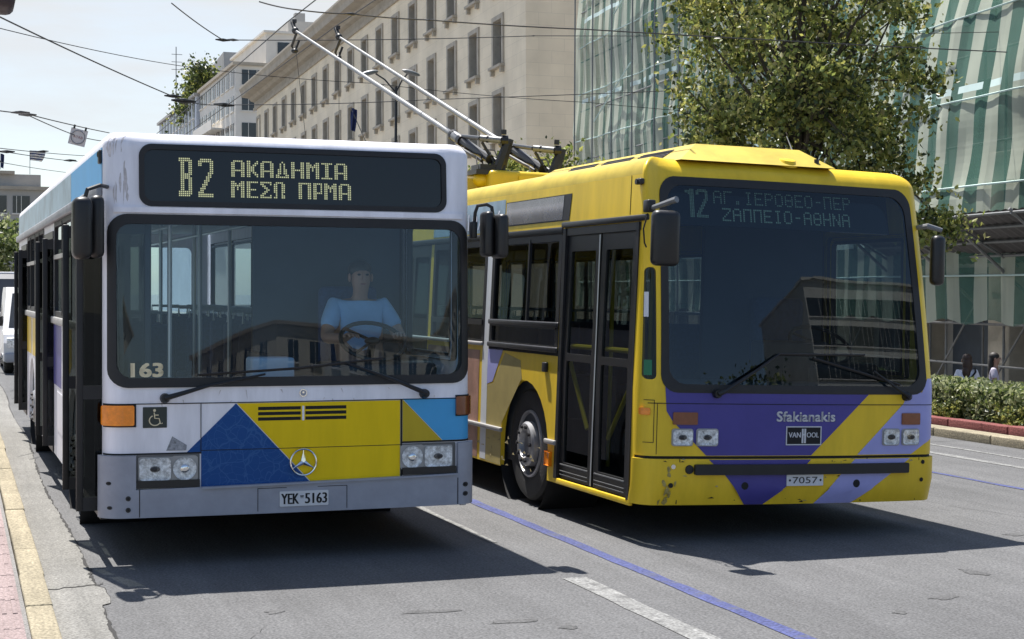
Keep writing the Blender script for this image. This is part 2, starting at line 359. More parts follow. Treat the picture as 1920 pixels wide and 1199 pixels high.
for (cx, cy, rx, ry) in ((2.55, 8.75, .16, .05), (2.9, 8.35, .13, .06), (1.7, 9.0, .05, .06), (3.15, 8.1, .05, .04), (5.6, 8.2, .09, .05), (6.3, 8.9, .06, .12), (5.1, 7.9, .04, .04), (7.6, 10.2, .1, .07), (8.2, 9.3, .05, .05)):
    ph = rnd.uniform(0, 6); b.add([(cx+rx*(1+.3*math.sin(3*t*.196+ph)+.12*math.sin(7*t*.196))*math.cos(t*.196), cy+ry*(1+.3*math.sin(2*t*.196+ph))*math.sin(t*.196), .003) for t in range(32)], [tuple(range(32))], STAIN)
for (x, y, dx, dy, n_) in ((1.3, 7.6, .02, .1, 12), (8.6, 9.0, -.04, .2, 24)):
    for k in range(n_):
        x2, y2 = x+dx+rnd.uniform(-.03, .03), y+dy+rnd.uniform(-.03, .03); w = rnd.uniform(.001, .003); b.add([(x-w, y-w, .0034), (x+w, y+w, .0034), (x2+w, y2+w, .0034), (x2-w, y2-w, .0034)], [(0, 1, 2, 3)], CRACK); x, y = x2, y2
tag(b.build('road_wear', smooth=0), kind='structure')
# far side: yellow kerb, red planter edge, soil, sunken pavement behind the hedge
b = MB(); y = -10.0
while y < 90:
    b.box(11.83, 12.1, y+.008, y+1.19, -.05, .11, KERBY, bev=.015); y += 1.2
tag(b.build('far_kerb'), kind='structure')
slab('planting_bed', 12.1, 14.0, -10, 90, .06, mat('soil', (.07, .05, .035), .95, vs=12, var=.4))
slab('far_pavement', 14.0, 60, -30, 140, -.95, PAVE)
b = MB(); b.box(13.95, 14.1, -10, 90, -1.0, .1, MT['gutter_concrete']); tag(b.build('retaining_step'), kind='structure')
red = empty('planter_edging', (12.25, 20, 0), 0, 'low red concrete edging blocks below the clipped hedge', 'edging')
b = MB(); y = -26.0
while y < 60:
    b.box(-.1, .08, y+.012, y+1.24, .0, .2+random.uniform(-.01, .01), REDK, bev=.012); y += 1.25
b.build('edging_block', red)

# ------------------------------------------------------------------ foliage
def leafmat(name, c, tr=.45):
    m = bpy.data.materials.new(name); m.use_nodes = True; t = m.node_tree; b = t.nodes['Principled BSDF']; o = t.nodes['Material Output']
    b.inputs['Roughness'].default_value = .42; l = t.links.new
    co = N('ShaderNodeTexCoord', t); n = N('ShaderNodeTexNoise', t); n.inputs['Scale'].default_value = 2.3; n.inputs['Detail'].default_value = 4
    r = N('ShaderNodeMapRange', t); r.inputs['From Min'].default_value = .3; r.inputs['From Max'].default_value = .7; r.inputs['To Min'].default_value = .6; r.inputs['To Max'].default_value = 1.35
    mu = N('ShaderNodeMix', t, data_type='RGBA', blend_type='MULTIPLY'); mu.inputs['Factor'].default_value = 1; mu.inputs['A'].default_value = (*c, 1)
    l(co.outputs['Object'], n.inputs['Vector']); l(n.outputs['Fac'], r.inputs['Value']); l(r.outputs[0], mu.inputs['B']); l(mu.outputs['Result'], b.inputs['Base Color'])
    ts = N('ShaderNodeBsdfTranslucent', t); mx_ = N('ShaderNodeMixShader', t); mx_.inputs[0].default_value = tr
    l(mu.outputs['Result'], ts.inputs['Color']); l(b.outputs[0], mx_.inputs[1]); l(ts.outputs[0], mx_.inputs[2]); l(mx_.outputs[0], o.inputs[0])
    MT[name] = m; return m
LF = [leafmat('leaf_olive', (.36, .36, .10)), leafmat('leaf_green', (.21, .25, .065)), leafmat('leaf_dark', (.045, .065, .02)), leafmat('leaf_dry', (.40, .37, .16))]
LH = [leafmat('hedge_leaf', (.14, .18, .05)), leafmat('hedge_leaf_pale', (.36, .38, .2)), leafmat('hedge_leaf_dark', (.03, .05, .014))]
BARK = mat('bark', (.075, .062, .05), .9, var=.4, vs=9, bump=.6, bs=25)
def leaves(b, rnd, pts, size, mats, wts):
    for p in pts:
        a = Vector((rnd.gauss(0, 1), rnd.gauss(0, 1), rnd.gauss(0, .8))).normalized(); c = a.orthogonal().normalized(); c.rotate(Matrix.Rotation(rnd.uniform(0, 6.3), 3, a)); d = a.cross(c)
        s = size*rnd.uniform(.6, 1.35); p = Vector(p); m = rnd.choices(mats, wts)[0]
        b.add([p-c*s*.5, p+d*s*.32-c*s*.05+a*s*.08, p+c*s*.55, p-d*s*.32-c*s*.05+a*s*.08], [(0, 1, 2, 3)], m)
def tree(name, loc, th, crown_c, rad, ncl, nleaf, lsize, cs, label, cat='tree', seed=1, group=None, mats=None, wts=(4, 5, 3, 1), r0=.17, limb=()):
    rnd = random.Random(seed); root = empty(name, loc, 0, label, cat, group); c = Vector(crown_c); cl = []
    while len(cl) < ncl:
        q = Vector((rnd.uniform(-1, 1), rnd.uniform(-1, 1), rnd.uniform(-1, 1)))
        if .3 < q.length < 1:
            f = q.length; w = 1+.28*mnoise.noise(q*1.9+Vector((seed, 0, 0)))
            cl.append(c+Vector((q.x*rad[0], q.y*rad[1], q.z*rad[2]))*w)
    t = MB()
    for (q, rr, k) in limb:
        for _ in range(k): cl.append(Vector((q[0]+rnd.gauss(0, rr), q[1]+rnd.gauss(0, rr), q[2]+rnd.gauss(0, rr*.6))))
    top = Vector((c.x, c.y, c.z+rad[2]*.55)); bx = Vector((0, 0, 0))
    path = [bx, Vector((.05, .02, th*.5)), Vector((c.x*.6, c.y*.6, th)), (Vector((c.x*.6, c.y*.6, th))+top)/2+Vector((.1, -.08, 0)), top]
    t.tube(path, [r0, r0*.8, r0*.65, r0*.4, r0*.12], BARK, 10)
    for q in cl[::3]:
        k = rnd.uniform(.15, .8); s = path[2].lerp(top, k*.8); mid = s.lerp(q, .5)+Vector((rnd.uniform(-.15, .15), rnd.uniform(-.15, .15), .12)); t.tube([s, mid, q], [r0*.3, r0*.17, r0*.06], BARK, 6)
    t.build('trunk', root)
    f = MB(); pts = []
    for i in range(nleaf):
        q = cl[rnd.randrange(len(cl))]; r = cs*rnd.uniform(.5, 1.1); pts.append((q.x+rnd.gauss(0, r), q.y+rnd.gauss(0, r), q.z+rnd.gauss(0, r*.8)))
    leaves(f, rnd, pts, lsize, mats or LF, wts); f.build('crown', root, smooth=0); return root
tree('street_tree', (15.1, 26.6, -.95), 3.4, (-.3, 0, 7.5), (2.45, 2.4, 3.5), 220, 36000, .112, .25, 'tall leafy street tree behind the yellow bus, in front of the striped scaffold net', seed=4, limb=(((1.2, -.8, 4.8), .3, 5), ((1.65, -1.3, 4.05), .24, 4), ((1.95, -1.55, 3.95), .18, 3)))
tree('street_tree', (16.7, 47.0, -.95), 3.6, (0, 0, 5.9), (1.5, 1.5, 1.5), 40, 4500, .17, .3, 'small green tree showing behind the trolley poles below the stone wall', seed=5, mats=LF, wts=(3, 6, 2, 0), r0=.1)
tree('street_tree', (18.6, 46.6, -.95), 3.4, (0, 0, 5.5), (1.3, 1.3, 1.3), 34, 3600, .17, .3, 'small round tree to the right of the trolley pole springs', seed=6, mats=LF, wts=(3, 6, 2, 0), r0=.1)
tree('street_tree', (1.2, 150, 0), 2.6, (0, 0, 5.4), (4.4, 4, 3.2), 70, 4500, .5, .8, 'distant bright green tree at the left edge behind the white van', seed=7, mats=LH, wts=(5, 3, 1), r0=.3)
# hedge
hd = empty('clipped_hedge', (13.05, 20, .06), 0, 'long clipped hedge with pale glossy leaves behind red edging', 'hedge')
b = MB(); rnd = random.Random(12); pts = []
for i in range(26000):
    y = rnd.uniform(-6, 30) if i % 3 else rnd.uniform(-6, 6)
    w = .62+.07*mnoise.noise(Vector((0, y*.9, 3))); h = .55+.06*mnoise.noise(Vector((5, y*.8, 1)))
    s = rnd.random()
    if s < .5: p = (-w+abs(rnd.gauss(0, .06)), y, rnd.uniform(.03, h))
    elif s < .9: p = (rnd.uniform(-w, w), y, h-abs(rnd.gauss(0, .06))+.02)
    else: p = (w, y, rnd.uniform(.03, h))
    pts.append(p)
leaves(b, rnd, pts, .075, LH, (5, 6, 2)); b.box(-.5, .5, -6, 30, 0, .5, LH[2])
b.build('foliage', hd, smooth=0)
for i, (px_, py_, lab) in enumerate(((12.42, 18.3, 'feathery light green shrub at the foot of the hedge beside the yellow bus'), (12.45, 16.7, 'feathery light green shrub at the foot of the hedge near the right edge'))):
    s = empty('small_shrub', (px_, py_, .05), 0, lab, 'shrub', 'shrubs in front of the hedge'); b = MB(); rnd = random.Random(30+i); st = MB()
    for k in range(34):
        a = rnd.uniform(0, 6.3); r = rnd.uniform(.1, .42); tip = Vector((math.cos(a)*r*.5, math.sin(a)*r*1.3, rnd.uniform(.18, .42)))
        st.tube([(0, 0, 0), tip*.55+Vector((0, 0, .06)), tip], [.006, .004, .002], LH[0], 4)
        leaves(b, rnd, [tip*q+Vector((rnd.gauss(0, .02), rnd.gauss(0, .02), .06*(1-q))) for q in [rnd.uniform(.35, 1) for _ in range(20)]], .05, [LF[0], LH[0]], (2, 2))
    b.build('foliage', s, smooth=0); st.build('stem', s)

# ------------------------------------------------------------------ stone building
def stone_mat(name, c, bw=1.35, bh=.62, mort=.006, var=.12, swap=True):
    m = bpy.data.materials.new(name); m.use_nodes = True; t = m.node_tree; b = t.nodes['Principled BSDF']; b.inputs['Roughness'].default_value = .85; l = t.links.new
    co = N('ShaderNodeTexCoord', t); sp = N('ShaderNodeSeparateXYZ', t); ad = N('ShaderNodeMath', t, operation='ADD'); cb = N('ShaderNodeCombineXYZ', t); br = N('ShaderNodeTexBrick', t)
    l(co.outputs['Object'], sp.inputs[0]); l(sp.outputs['X'], ad.inputs[0]); l(sp.outputs['Y'], ad.inputs[1]); l(ad.outputs[0], cb.inputs['X']); l(sp.outputs['Z'], cb.inputs['Y']); l(cb.outputs[0], br.inputs['Vector'])
    br.inputs['Scale'].default_value = 1; br.inputs['Brick Width'].default_value = bw; br.inputs['Row Height'].default_value = bh; br.inputs['Mortar Size'].default_value = mort; br.inputs['Mortar Smooth'].default_value = .3
    br.inputs['Color1'].default_value = (*c, 1); br.inputs['Color2'].default_value = (*[x*.95 for x in c], 1); br.inputs['Mortar'].default_value = (*[x*.68 for x in c], 1)
    n = N('ShaderNodeTexNoise', t); n.inputs['Scale'].default_value = .5; n.inputs['Detail'].default_value = 9; l(co.outputs['Object'], n.inputs['Vector'])
    r = N('ShaderNodeMapRange', t); r.inputs['From Min'].default_value = .3; r.inputs['From Max'].default_value = .7; r.inputs['To Min'].default_value = 1-var; r.inputs['To Max'].default_value = 1+var; l(n.outputs['Fac'], r.inputs['Value'])
    mu = N('ShaderNodeMix', t, data_type='RGBA', blend_type='MULTIPLY'); mu.inputs['Factor'].default_value = 1; l(br.outputs['Color'], mu.inputs['A']); l(r.outputs[0], mu.inputs['B']); l(mu.outputs['Result'], b.inputs['Base Color'])
    MT[name] = m; return m
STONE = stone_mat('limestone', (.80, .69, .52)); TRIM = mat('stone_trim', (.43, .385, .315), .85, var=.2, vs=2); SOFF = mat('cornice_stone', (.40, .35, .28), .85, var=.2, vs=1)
sb = empty('stone_building', (26.3, 73.5, 0), 0, 'long pale limestone building with deep cornice and rows of tall windows', 'building')
sb.rotation_euler = (-.031, 0, 0)
LEN, HT = 74, 21.7
cols = [4.15+4.05*k for k in range(18)]; rows = [(9.7, 2.35), (13.5, 2.35), (17.5, 2.35)]; ww = .66
ys = [0]+[v for c in cols if c < LEN-1 for v in (c-ww, c+ww)]+[LEN]; zs = [-4]+[v for z, h in rows for v in (z, z+h)]+[HT]
skip = {(i, j) for i in range(1, len(ys)-1, 2) for j in range(1, len(zs)-1, 2)}
b = MB(); b.grid(ys, zs, skip, lambda y, z: (0, y, z), STONE)
b.add([(0, 0, -4), (16, 0, -4), (16, 0, HT), (0, 0, HT), (0, LEN, -4), (16, LEN, -4), (16, LEN, HT), (0, LEN, HT)], [(0, 1, 2, 3), (4, 7, 6, 5), (3, 2, 6, 7), (1, 5, 6, 2)], STONE)
b.build('wall', sb, smooth=0)
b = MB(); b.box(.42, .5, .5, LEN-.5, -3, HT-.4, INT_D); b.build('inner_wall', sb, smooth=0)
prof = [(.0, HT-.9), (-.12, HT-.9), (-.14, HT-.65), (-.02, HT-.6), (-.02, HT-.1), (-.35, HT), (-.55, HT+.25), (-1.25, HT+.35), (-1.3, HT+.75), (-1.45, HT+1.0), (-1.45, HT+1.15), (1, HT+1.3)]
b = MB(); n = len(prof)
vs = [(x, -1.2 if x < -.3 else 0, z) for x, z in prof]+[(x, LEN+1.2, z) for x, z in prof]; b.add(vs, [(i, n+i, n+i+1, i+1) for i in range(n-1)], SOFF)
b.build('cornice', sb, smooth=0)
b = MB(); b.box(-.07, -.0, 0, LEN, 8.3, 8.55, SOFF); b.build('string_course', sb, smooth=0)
BLIND = mat('roller_blind', (.30, .28, .25), .8, var=.2)
def stone_window(y, z, h, rb_=.9):
    w = MB(); o = ww+.24
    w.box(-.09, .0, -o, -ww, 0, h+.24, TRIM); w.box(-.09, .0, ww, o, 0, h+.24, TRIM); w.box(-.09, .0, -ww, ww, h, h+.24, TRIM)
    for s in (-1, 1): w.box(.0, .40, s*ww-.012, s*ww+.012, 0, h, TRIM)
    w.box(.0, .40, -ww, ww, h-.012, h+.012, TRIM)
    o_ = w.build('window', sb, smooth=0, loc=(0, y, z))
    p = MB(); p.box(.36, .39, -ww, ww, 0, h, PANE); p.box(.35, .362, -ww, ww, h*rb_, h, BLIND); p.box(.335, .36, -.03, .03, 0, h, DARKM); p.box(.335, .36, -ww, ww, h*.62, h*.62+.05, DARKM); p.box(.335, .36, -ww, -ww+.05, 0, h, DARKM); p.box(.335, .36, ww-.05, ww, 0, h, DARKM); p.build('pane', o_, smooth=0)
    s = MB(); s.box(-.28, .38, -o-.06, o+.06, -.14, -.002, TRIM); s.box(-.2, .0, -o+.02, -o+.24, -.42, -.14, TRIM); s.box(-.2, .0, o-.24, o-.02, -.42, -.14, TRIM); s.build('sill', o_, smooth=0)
    return o_
for z, h in rows:
    prs = {}
    for c in cols:
        if c > LEN-1: continue
        k_ = random.choice((.97, .9, .97, .55, .97, .35)); pr = prs.get(k_)
        if pr is None: prs[k_] = stone_window(c, z, h, k_)
        else: o = copy_tree(pr, sb); o.location = (0, c, z)
def flag(name, loc, dx, dz, size, m, label, stripes=None, group=None):
    r = empty(name, loc, 0, label, 'flag', group); b = MB(); b.tube([(0, 0, 0), (dx, 0, dz)], .03, STEEL, 6); b.build('flagpole', r)
    f = MB(); n = 8; e = Vector((dx, 0, dz)); d = e.normalized(); w, h = size; vs = []; fs = []
    for i in range(n+1):
        for j in range(9):
            p = e-d*(h*.0)+Vector((w*i/n*(1-.25*(j/8)**2), .09*math.sin(i*1.3+j*.4), -h*j/8-.12*(i/n)**2)); vs.append(p)
    fs = [(i*9+j, i*9+j+1, (i+1)*9+j+1, (i+1)*9+j) for i in range(n) for j in range(8)]
    for k, q in enumerate(fs): f.add([vs[i] for i in q], [(0, 1, 2, 3)], m if not stripes or ((k % 8) % 2 == 0) else stripes)
    f.build('cloth', r, smooth=0); return r
NAVY = mat('flag_blue', (.012, .025, .10), .8, var=.15)
flag('hanging_flag', (26.3, 104.8, 11.0), -1.4, 3.0, (.42, 1.5), NAVY, 'dark blue flag drooping from a slanted pole on the limestone facade')

# ------------------------------------------------------------------ white blocks beyond
BLK1 = mat('white_render', (.64, .61, .56), .8, var=.12, vs=.3); BLK2 = mat('grey_render', (.38, .365, .34), .8, var=.15, vs=.3); BLK3 = mat('bluish_render', (.55, .58, .64), .8, var=.1, vs=.3)
def block(name, x0, y0, x1, y1, h, m, label, sw, fw_, rowz, wh, pm=PANE, base=-3, cornice=None, cat='building', balc=()):
    """box building: windows sw=(first, step, width, count) on the -X side, fw_ the same on the -Y front"""
    r = empty(name, (x0, y0, 0), 0, label, cat); b = MB(); W, D = x1-x0, y1-y0
    b.box(0, W, 0, D, base, h, m); b.build('wall', r, smooth=0)
    b = MB(); b.box(-.35, W+.35, -.35, D+.35, h, h+.35, cornice or m); b.build('parapet', r, smooth=0)
    for z in rowz:
        for side, (a, st, w, n) in (('s', sw), ('f', fw_)):
            for k in range(n):
                q = MB(); y = a+st*k
                if side == 's':
                    q.box(-.06, .0, y, y+w, z, z+wh, pm); f = q.build('window', r, smooth=0); q = MB()
                    q.box(-.1, -.0, y+w/2-.03, y+w/2+.03, z, z+wh, BLK1)
                    q.box(-.14, .0, y-.1, y+w+.1, z-.14, z, BLK1); q.build('frame', f, smooth=0)
                else:
                    q.box(y, y+w, -.06, .0, z, z+wh, pm); f = q.build('window', r, smooth=0); q = MB()
                    q.box(y+w/2-.03, y+w/2+.03, -.1, .0, z, z+wh, BLK1); q.box(y+w*.22-.03, y+w*.22+.03, -.1, .0, z, z+wh, BLK1)
                    q.box(y-.1, y+w+.1, -.14, .0, z-.14, z, BLK1); q.build('frame', f, smooth=0)
    for (ya, yb, z) in balc:
        q = MB(); q.box(-1.3, 0, ya, yb, z, z+.18, m); q.box(-1.3, -1.2, ya, yb, z+.18, z+1.1, m); q.build('balcony', r, smooth=0)
    return r
A = block('apartment_block', 28.9, 176, 60, 203, 26.4, BLK1, 'white corner apartment block with flat parapet behind the stone building', (.9, 3.4, 2.3, 8), (.7, 4.6, 3.3, 4), (15.4, 18.5, 21.5, 24.3), 1.65, cornice=SOFF, balc=((9, 24, 20.2), (12, 24, 17.2)))
b = MB(); b.box(3.9, 31, 3, 26, 26.7, 30.6, BLK1); b.box(3.6, 31.3, 2.7, 26.3, 30.6, 30.85, BLK1); b.box(7, 31, 6, 24, 30.85, 32.6, BLK2); b.build('penthouse', A, smooth=0)
for k in range(2):
    b = MB(); b.box(5.2+3*k, 6.8+3*k, 2.9, 3.1, 27.9, 29.6, PANE); b.build('dormer_window', A, smooth=0)
b = MB(); b.box(9, 10.2, 12, 13, 32.5, 34.6, BLK2); b.build('chimney', A, smooth=0)
B = block('apartment_block', 28.6, 204, 55, 243, 26.2, BLK3, 'bluish white apartment block with planted roof terrace, farthest along the street', (1.5, 3.3, 1.9, 11), (2, 4, 2, 2), (12.4, 16.4, 20.4, 23.6), 2.9, cornice=BLK2)
b = MB(); b.prism([(4, 2, 26.5), (4, 22, 26.5), (4, 20, 31.5), (4, 4, 32.5)], (20, 0, 0), BLK2); b.box(1.2, 14, 2.5, 20, 29.2, 29.5, INT_D); b.build('roof_storey', B, smooth=0)
b = MB(); rnd = random.Random(5); pts = [(rnd.gauss(.9, 1.0), q_, 29.5-.3*q_+rnd.gauss(0, 1.0)) for q_ in [rnd.uniform(0, 15) for _ in range(3600)]]; leaves(b, rnd, pts, .5, LF, (1, 3, 6, 0)); b.build('terrace_plants', B, smooth=0)
b = MB(); b.tube([(-1, 12, 27), (-1, 12, 34)], .06, STEEL, 6); [b.tube([(-1.6, 12, 31+k), (-.2, 12, 31+k)], .04, STEEL, 5) for k in range(3)]; b.build('antenna', B)
C_ = block('office_block', -4, 166, 8.5, 176, 11.6, BLK2, 'distant white framed office block with dark windows at the left edge', (1, 3, 2, 3), (.5, 2.2, 1.6, 5), (1.6, 4.4, 6.9, 9.3), 1.7, base=-2, cornice=SOFF)
b = MB(); b.box(1, 12, 1, 9, 11.95, 13.2, BLK2); b.box(-.5, 9.5, .5, 9, 13.2, 13.5, SOFF); b.box(5.4, 6.2, .6, .98, 11, 13.9, INT_D); b.build('roof_storey', C_, smooth=0)
block('office_block', 9.5, 180, 17, 190, 12.0, BLK2, 'distant grey block with recessed upper floor just left of the white bus roof', (1, 3, 2, 2), (.5, 2.2, 1.3, 3), (3, 6, 9), 1.8, base=-2)
flag('roof_flag', (7.0, 168, 13.3), 0, 2.4, (1.5, 1.0), NAVY, 'blue and white striped flag flying on the far left roof', stripes=BLK1)
flag('roof_flag', (4.2, 168, 13.7), 0, 1.6, (.35, 1.4), NAVY, 'limp dark flag beside the striped flag on the far left roof')

# ------------------------------------------------------------------ scaffolded building with striped netting
def netmat(name, c, tr):
    m = bpy.data.materials.new(name); m.use_nodes = True; t = m.node_tree; b = t.nodes['Principled BSDF']; o = t.nodes['Material Output']; l = t.links.new
    b.inputs['Roughness'].default_value = .8; co = N('ShaderNodeTexCoord', t); n = N('ShaderNodeTexNoise', t); n.inputs['Scale'].default_value = .8; n.inputs['Detail'].default_value = 8
    mp_ = N('ShaderNodeMapping', t); mp_.inputs['Scale'].default_value = (1, 1, .6); l(co.outputs['Object'], mp_.inputs[0]); l(mp_.outputs[0], n.inputs['Vector'])
    r = N('ShaderNodeMapRange', t); r.inputs['From Min'].default_value = .3; r.inputs['From Max'].default_value = .7; r.inputs['To Min'].default_value = .72; r.inputs['To Max'].default_value = 1.25; l(n.outputs['Fac'], r.inputs['Value'])
    mu = N('ShaderNodeMix', t, data_type='RGBA', blend_type='MULTIPLY'); mu.inputs['Factor'].default_value = 1; mu.inputs['A'].default_value = (*c, 1); l(r.outputs[0], mu.inputs['B']); l(mu.outputs['Result'], b.inputs['Base Color'])
    tp = N('ShaderNodeBsdfTransparent', t); mx_ = N('ShaderNodeMixShader', t)
    ta = N('ShaderNodeMath', t, operation='MULTIPLY'); ta.inputs[1].default_value = tr; l(r.outputs[0], ta.inputs[0]); l(ta.outputs[0], mx_.inputs[0])
    l(b.outputs[0], mx_.inputs[1]); l(tp.outputs[0], mx_.inputs[2]); l(mx_.outputs[0], o.inputs[0]); MT[name] = m; return m
NETW = netmat('net_white', (.42, .46, .375), .26); NETG = netmat('net_green', (.05, .15, .11), .36); NETS = netmat('net_seam', (.55, .68, .66), .12)
FA = R_(4.9)
def fpt(s, z, d=0): return Vector((23.9-math.sin(FA)*s-math.cos(FA)*d, 60-math.cos(FA)*s+math.sin(FA)*d, z))
gb = empty('building_under_repair', fpt(18, -.95), 0, 'old grey building with square columns and dark doorways behind the scaffold', 'building')
def rel(o, v): return tuple(Vector(v)-o.location)
b = MB()
b.add([rel(gb, fpt(s, z, -1.6)) for s, z in ((-2, -1), (40, -1), (40, 26), (-2, 26))], [(0, 1, 2, 3)], BLK2); b.add([rel(gb, q) for q in (fpt(-2, -1, -1.6), fpt(-2, 26, -1.6), fpt(-2, 26, -14), fpt(-2, -1, -14))], [(0, 1, 2, 3)], BLK2)
b.build('wall', gb, smooth=0)
for k in range(10):
    s = 2+3.9*k; b = MB(); xf = Matrix.Translation(Vector(rel(gb, fpt(s, -.95, -1.3)))) @ Matrix.Rotation(-FA, 4, 'Z')
    b.box(-.35, .35, -.45, .45, 0, 6, TRIM, xf=xf, bev=.03); b.box(-.45, .45, -.55, .55, 0, .45, TRIM, xf=xf, bev=.02)
    for q in (1.2, 2.0, 2.8): b.box(-.37, -.34, -.3, .3, q, q+.5, TRIM, xf=xf)
    b.build('column', gb)
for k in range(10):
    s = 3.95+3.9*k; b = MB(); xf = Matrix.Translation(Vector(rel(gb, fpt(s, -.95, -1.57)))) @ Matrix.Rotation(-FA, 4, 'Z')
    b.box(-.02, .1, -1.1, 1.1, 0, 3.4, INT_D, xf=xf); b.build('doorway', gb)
for k in range(10):
    for j in range(5):
        s = 3.95+3.9*k; b = MB(); xf = Matrix.Translation(Vector(rel(gb, fpt(s, 4.6+3.7*j, -1.56)))) @ Matrix.Rotation(-FA, 4, 'Z'); b.box(-.02, .1, -.7, .7, 0, 2.3, PANE, xf=xf); b.build('window', gb)
sc = empty('scaffold', fpt(18, -.95), 0, 'steel scaffold wrapped in green and white striped netting with sheet metal canopy', 'scaffold')
def sstep(x, a, c): t = max(0, min(1, (x-a)/(c-a))); return t*t*(3-2*t)
def billow(s, z):
    r = sstep(s, 19, 28); return .16*mnoise.noise(Vector((s*.55, z*.16, 2)))+.07*mnoise.noise(Vector((s*2.1, z*.5, 7)))-.10*abs(math.sin(z*1.57/2.0+.4*math.sin(s*.3)))+r*(.95*(1-sstep(z, 5.0+.1*(s-28), 9.2))+.12*math.sin(z*.9))+.0
b = MB(); ns = 164; nz_ = 150; ds = 41/ns; dz = 23.2/nz_; rnd = random.Random(2)
gridp = [[rel(sc, fpt(-1.5+ds*i, 1.22+dz*j+(.06*math.sin(i*.9) if j == 0 else 0), billow(-1.5+ds*i, 1.22+dz*j))) for j in range(nz_+1)] for i in range(ns+1)]
for i in range(ns):
    for j in range(nz_):
        st = NETG if (i//2) % 2 else NETW
        if j % 21 == 11 and i % 23 > 3: st = NETS if (i//2) % 2 == 0 or rnd.random() < .6 else st
        b.add([gridp[i][j], gridp[i+1][j], gridp[i+1][j+1], gridp[i][j+1]], [(0, 1, 2, 3)], st)
b.build('netting', sc, smooth=60)
for k in range(17):
    for d in (.16 if k < 10 else -.15, -1.1):
        b = MB(); s = -1+2.45*k; b.tube([rel(sc, fpt(s, -.95, d)), rel(sc, fpt(s, 24, d))], .03, STEEL, 6); b.build('post', sc)
for j in range(12):
    b = MB(); z = 1.15+2*j; b.tube([rel(sc, fpt(-1, z, -.12)), rel(sc, fpt(39, z, -.12))], .028, STEEL, 6); b.build('ledger', sc)
for j in range(11):
    b = MB(); z = 2.2+1.9*j; b.tube([rel(sc, fpt(-1+.8*i, z, billow(-1+.8*i, z)+.05)) for i in range(50)], .022, NETS, 5); b.build('tie_band', sc)
for z in (-.3, .25): b = MB(); b.tube([rel(sc, fpt(22, z, .0)), rel(sc, fpt(39, z, 0))], .025, STEEL, 6); b.build('guard_rail', sc)
for k in range(8):
    b = MB(); s = 20.5+2.45*k; b.tube([rel(sc, fpt(s, -.4, -.05)), rel(sc, fpt(s+2.3, 1.9, -.05))], .024, STEEL, 6); b.build('brace', sc)
for s, z, t, w in ((24.0, 5.4, 27.2, 3.9), (25.5, 9.2, 28.5, 10.6), (1.5, 8.5, 6, 10.2), (4, 12.3, 11, 15)):
    b = MB(); b.tube([rel(sc, fpt(s, z, .95 if s > 20 else .1)), rel(sc, fpt(t, w, 1.1 if s > 20 else .1))], .03, NETS, 6); b.build('tie_rope', sc)
SHEET = mat('canopy_sheet', (.075, .07, .072), .6, metal=.2, var=.25, vs=2)
can = MB(); s0, s1 = 27.6, 36
for k in range(int((s1-s0)/.3)):
    a, c = s0+.3*k, s0+.3*k+.3
    for (u, v) in ((a, a+.15), (a+.15, c)):
        dz_ = .025 if u == a else 0
        can.add([rel(sc, fpt(u, 2.45+dz_, .6)), rel(sc, fpt(v, 2.45+.025-dz_, .6)), rel(sc, fpt(v, 3.40+.025-dz_, 2.25)), rel(sc, fpt(u, 3.40+dz_, 2.25))], [(0, 1, 2, 3)], SHEET)
can.build('canopy_sheet', sc, smooth=0)
for q in (.95, 1.4, 1.85, 2.25):
    b = MB(); z = 2.45+.95*(q-.6)/1.65-.05; b.tube([rel(sc, fpt(s0, z, q)), rel(sc, fpt(s1, z, q))], .03, STEEL, 6); b.build('canopy_purlin', sc)
for k in range(4):
    s = s0+.1+2.45*k; b = MB(); b.tube([rel(sc, fpt(s, 1.5, .0)), rel(sc, fpt(s, 3.42, 2.32))], .035, STEEL, 6); b.tube([rel(sc, fpt(s, 2.38, .6)), rel(sc, fpt(s, 3.34, 2.28))], .028, STEEL, 6); b.build('canopy_bracket', sc)

# ------------------------------------------------------------------ buses
def front_surface(hw, bulge, rc, rake, zt, rt_, chin=None, rake2=0, kc=.25):
    def P(u, z):
        ins = 0
        if z > zt-rt_: ins = rt_-math.sqrt(max(0, rt_*rt_-(z-zt+rt_)**2))
        q = max(0, z-1.1); v = bulge*(u/hw)**2+(rake*q+rake2*q*q)*(1-(1-kc)*(min(1, abs(u)/hw)**14 if u < 0 or not chin else 0))+ins; a = min(abs(u), hw)
        if a > hw-rc: v += rc-math.sqrt(max(0, rc*rc-(a-hw+rc)**2))
        if chin and z < chin[0]: v += (chin[0]-z)*chin[1]
        return Vector((u*(hw-ins)/hw, v, z))
    def S(u, z, d=0):
        p = P(u, z)
        if not d: return p
        e = 1e-3; ua, ub = max(-hw, u-e), min(hw, u+e)
        n = (P(ub, z)-P(ua, z)).cross(P(u, z+e)-P(u, z-e)); n.normalize(); return p+n*d
    S.hw = hw; S.rc = rc; S.zt = zt; S.rt = rt_
    S.uc = [s*(hw-rc*(1-math.sin(t))) for s in (-1, 1) for t in [R_(8*k) for k in range(0, 12)]]
    S.zc = [zt-rt_*(1-math.sin(R_(10*k))) for k in range(0, 9)]
    return S
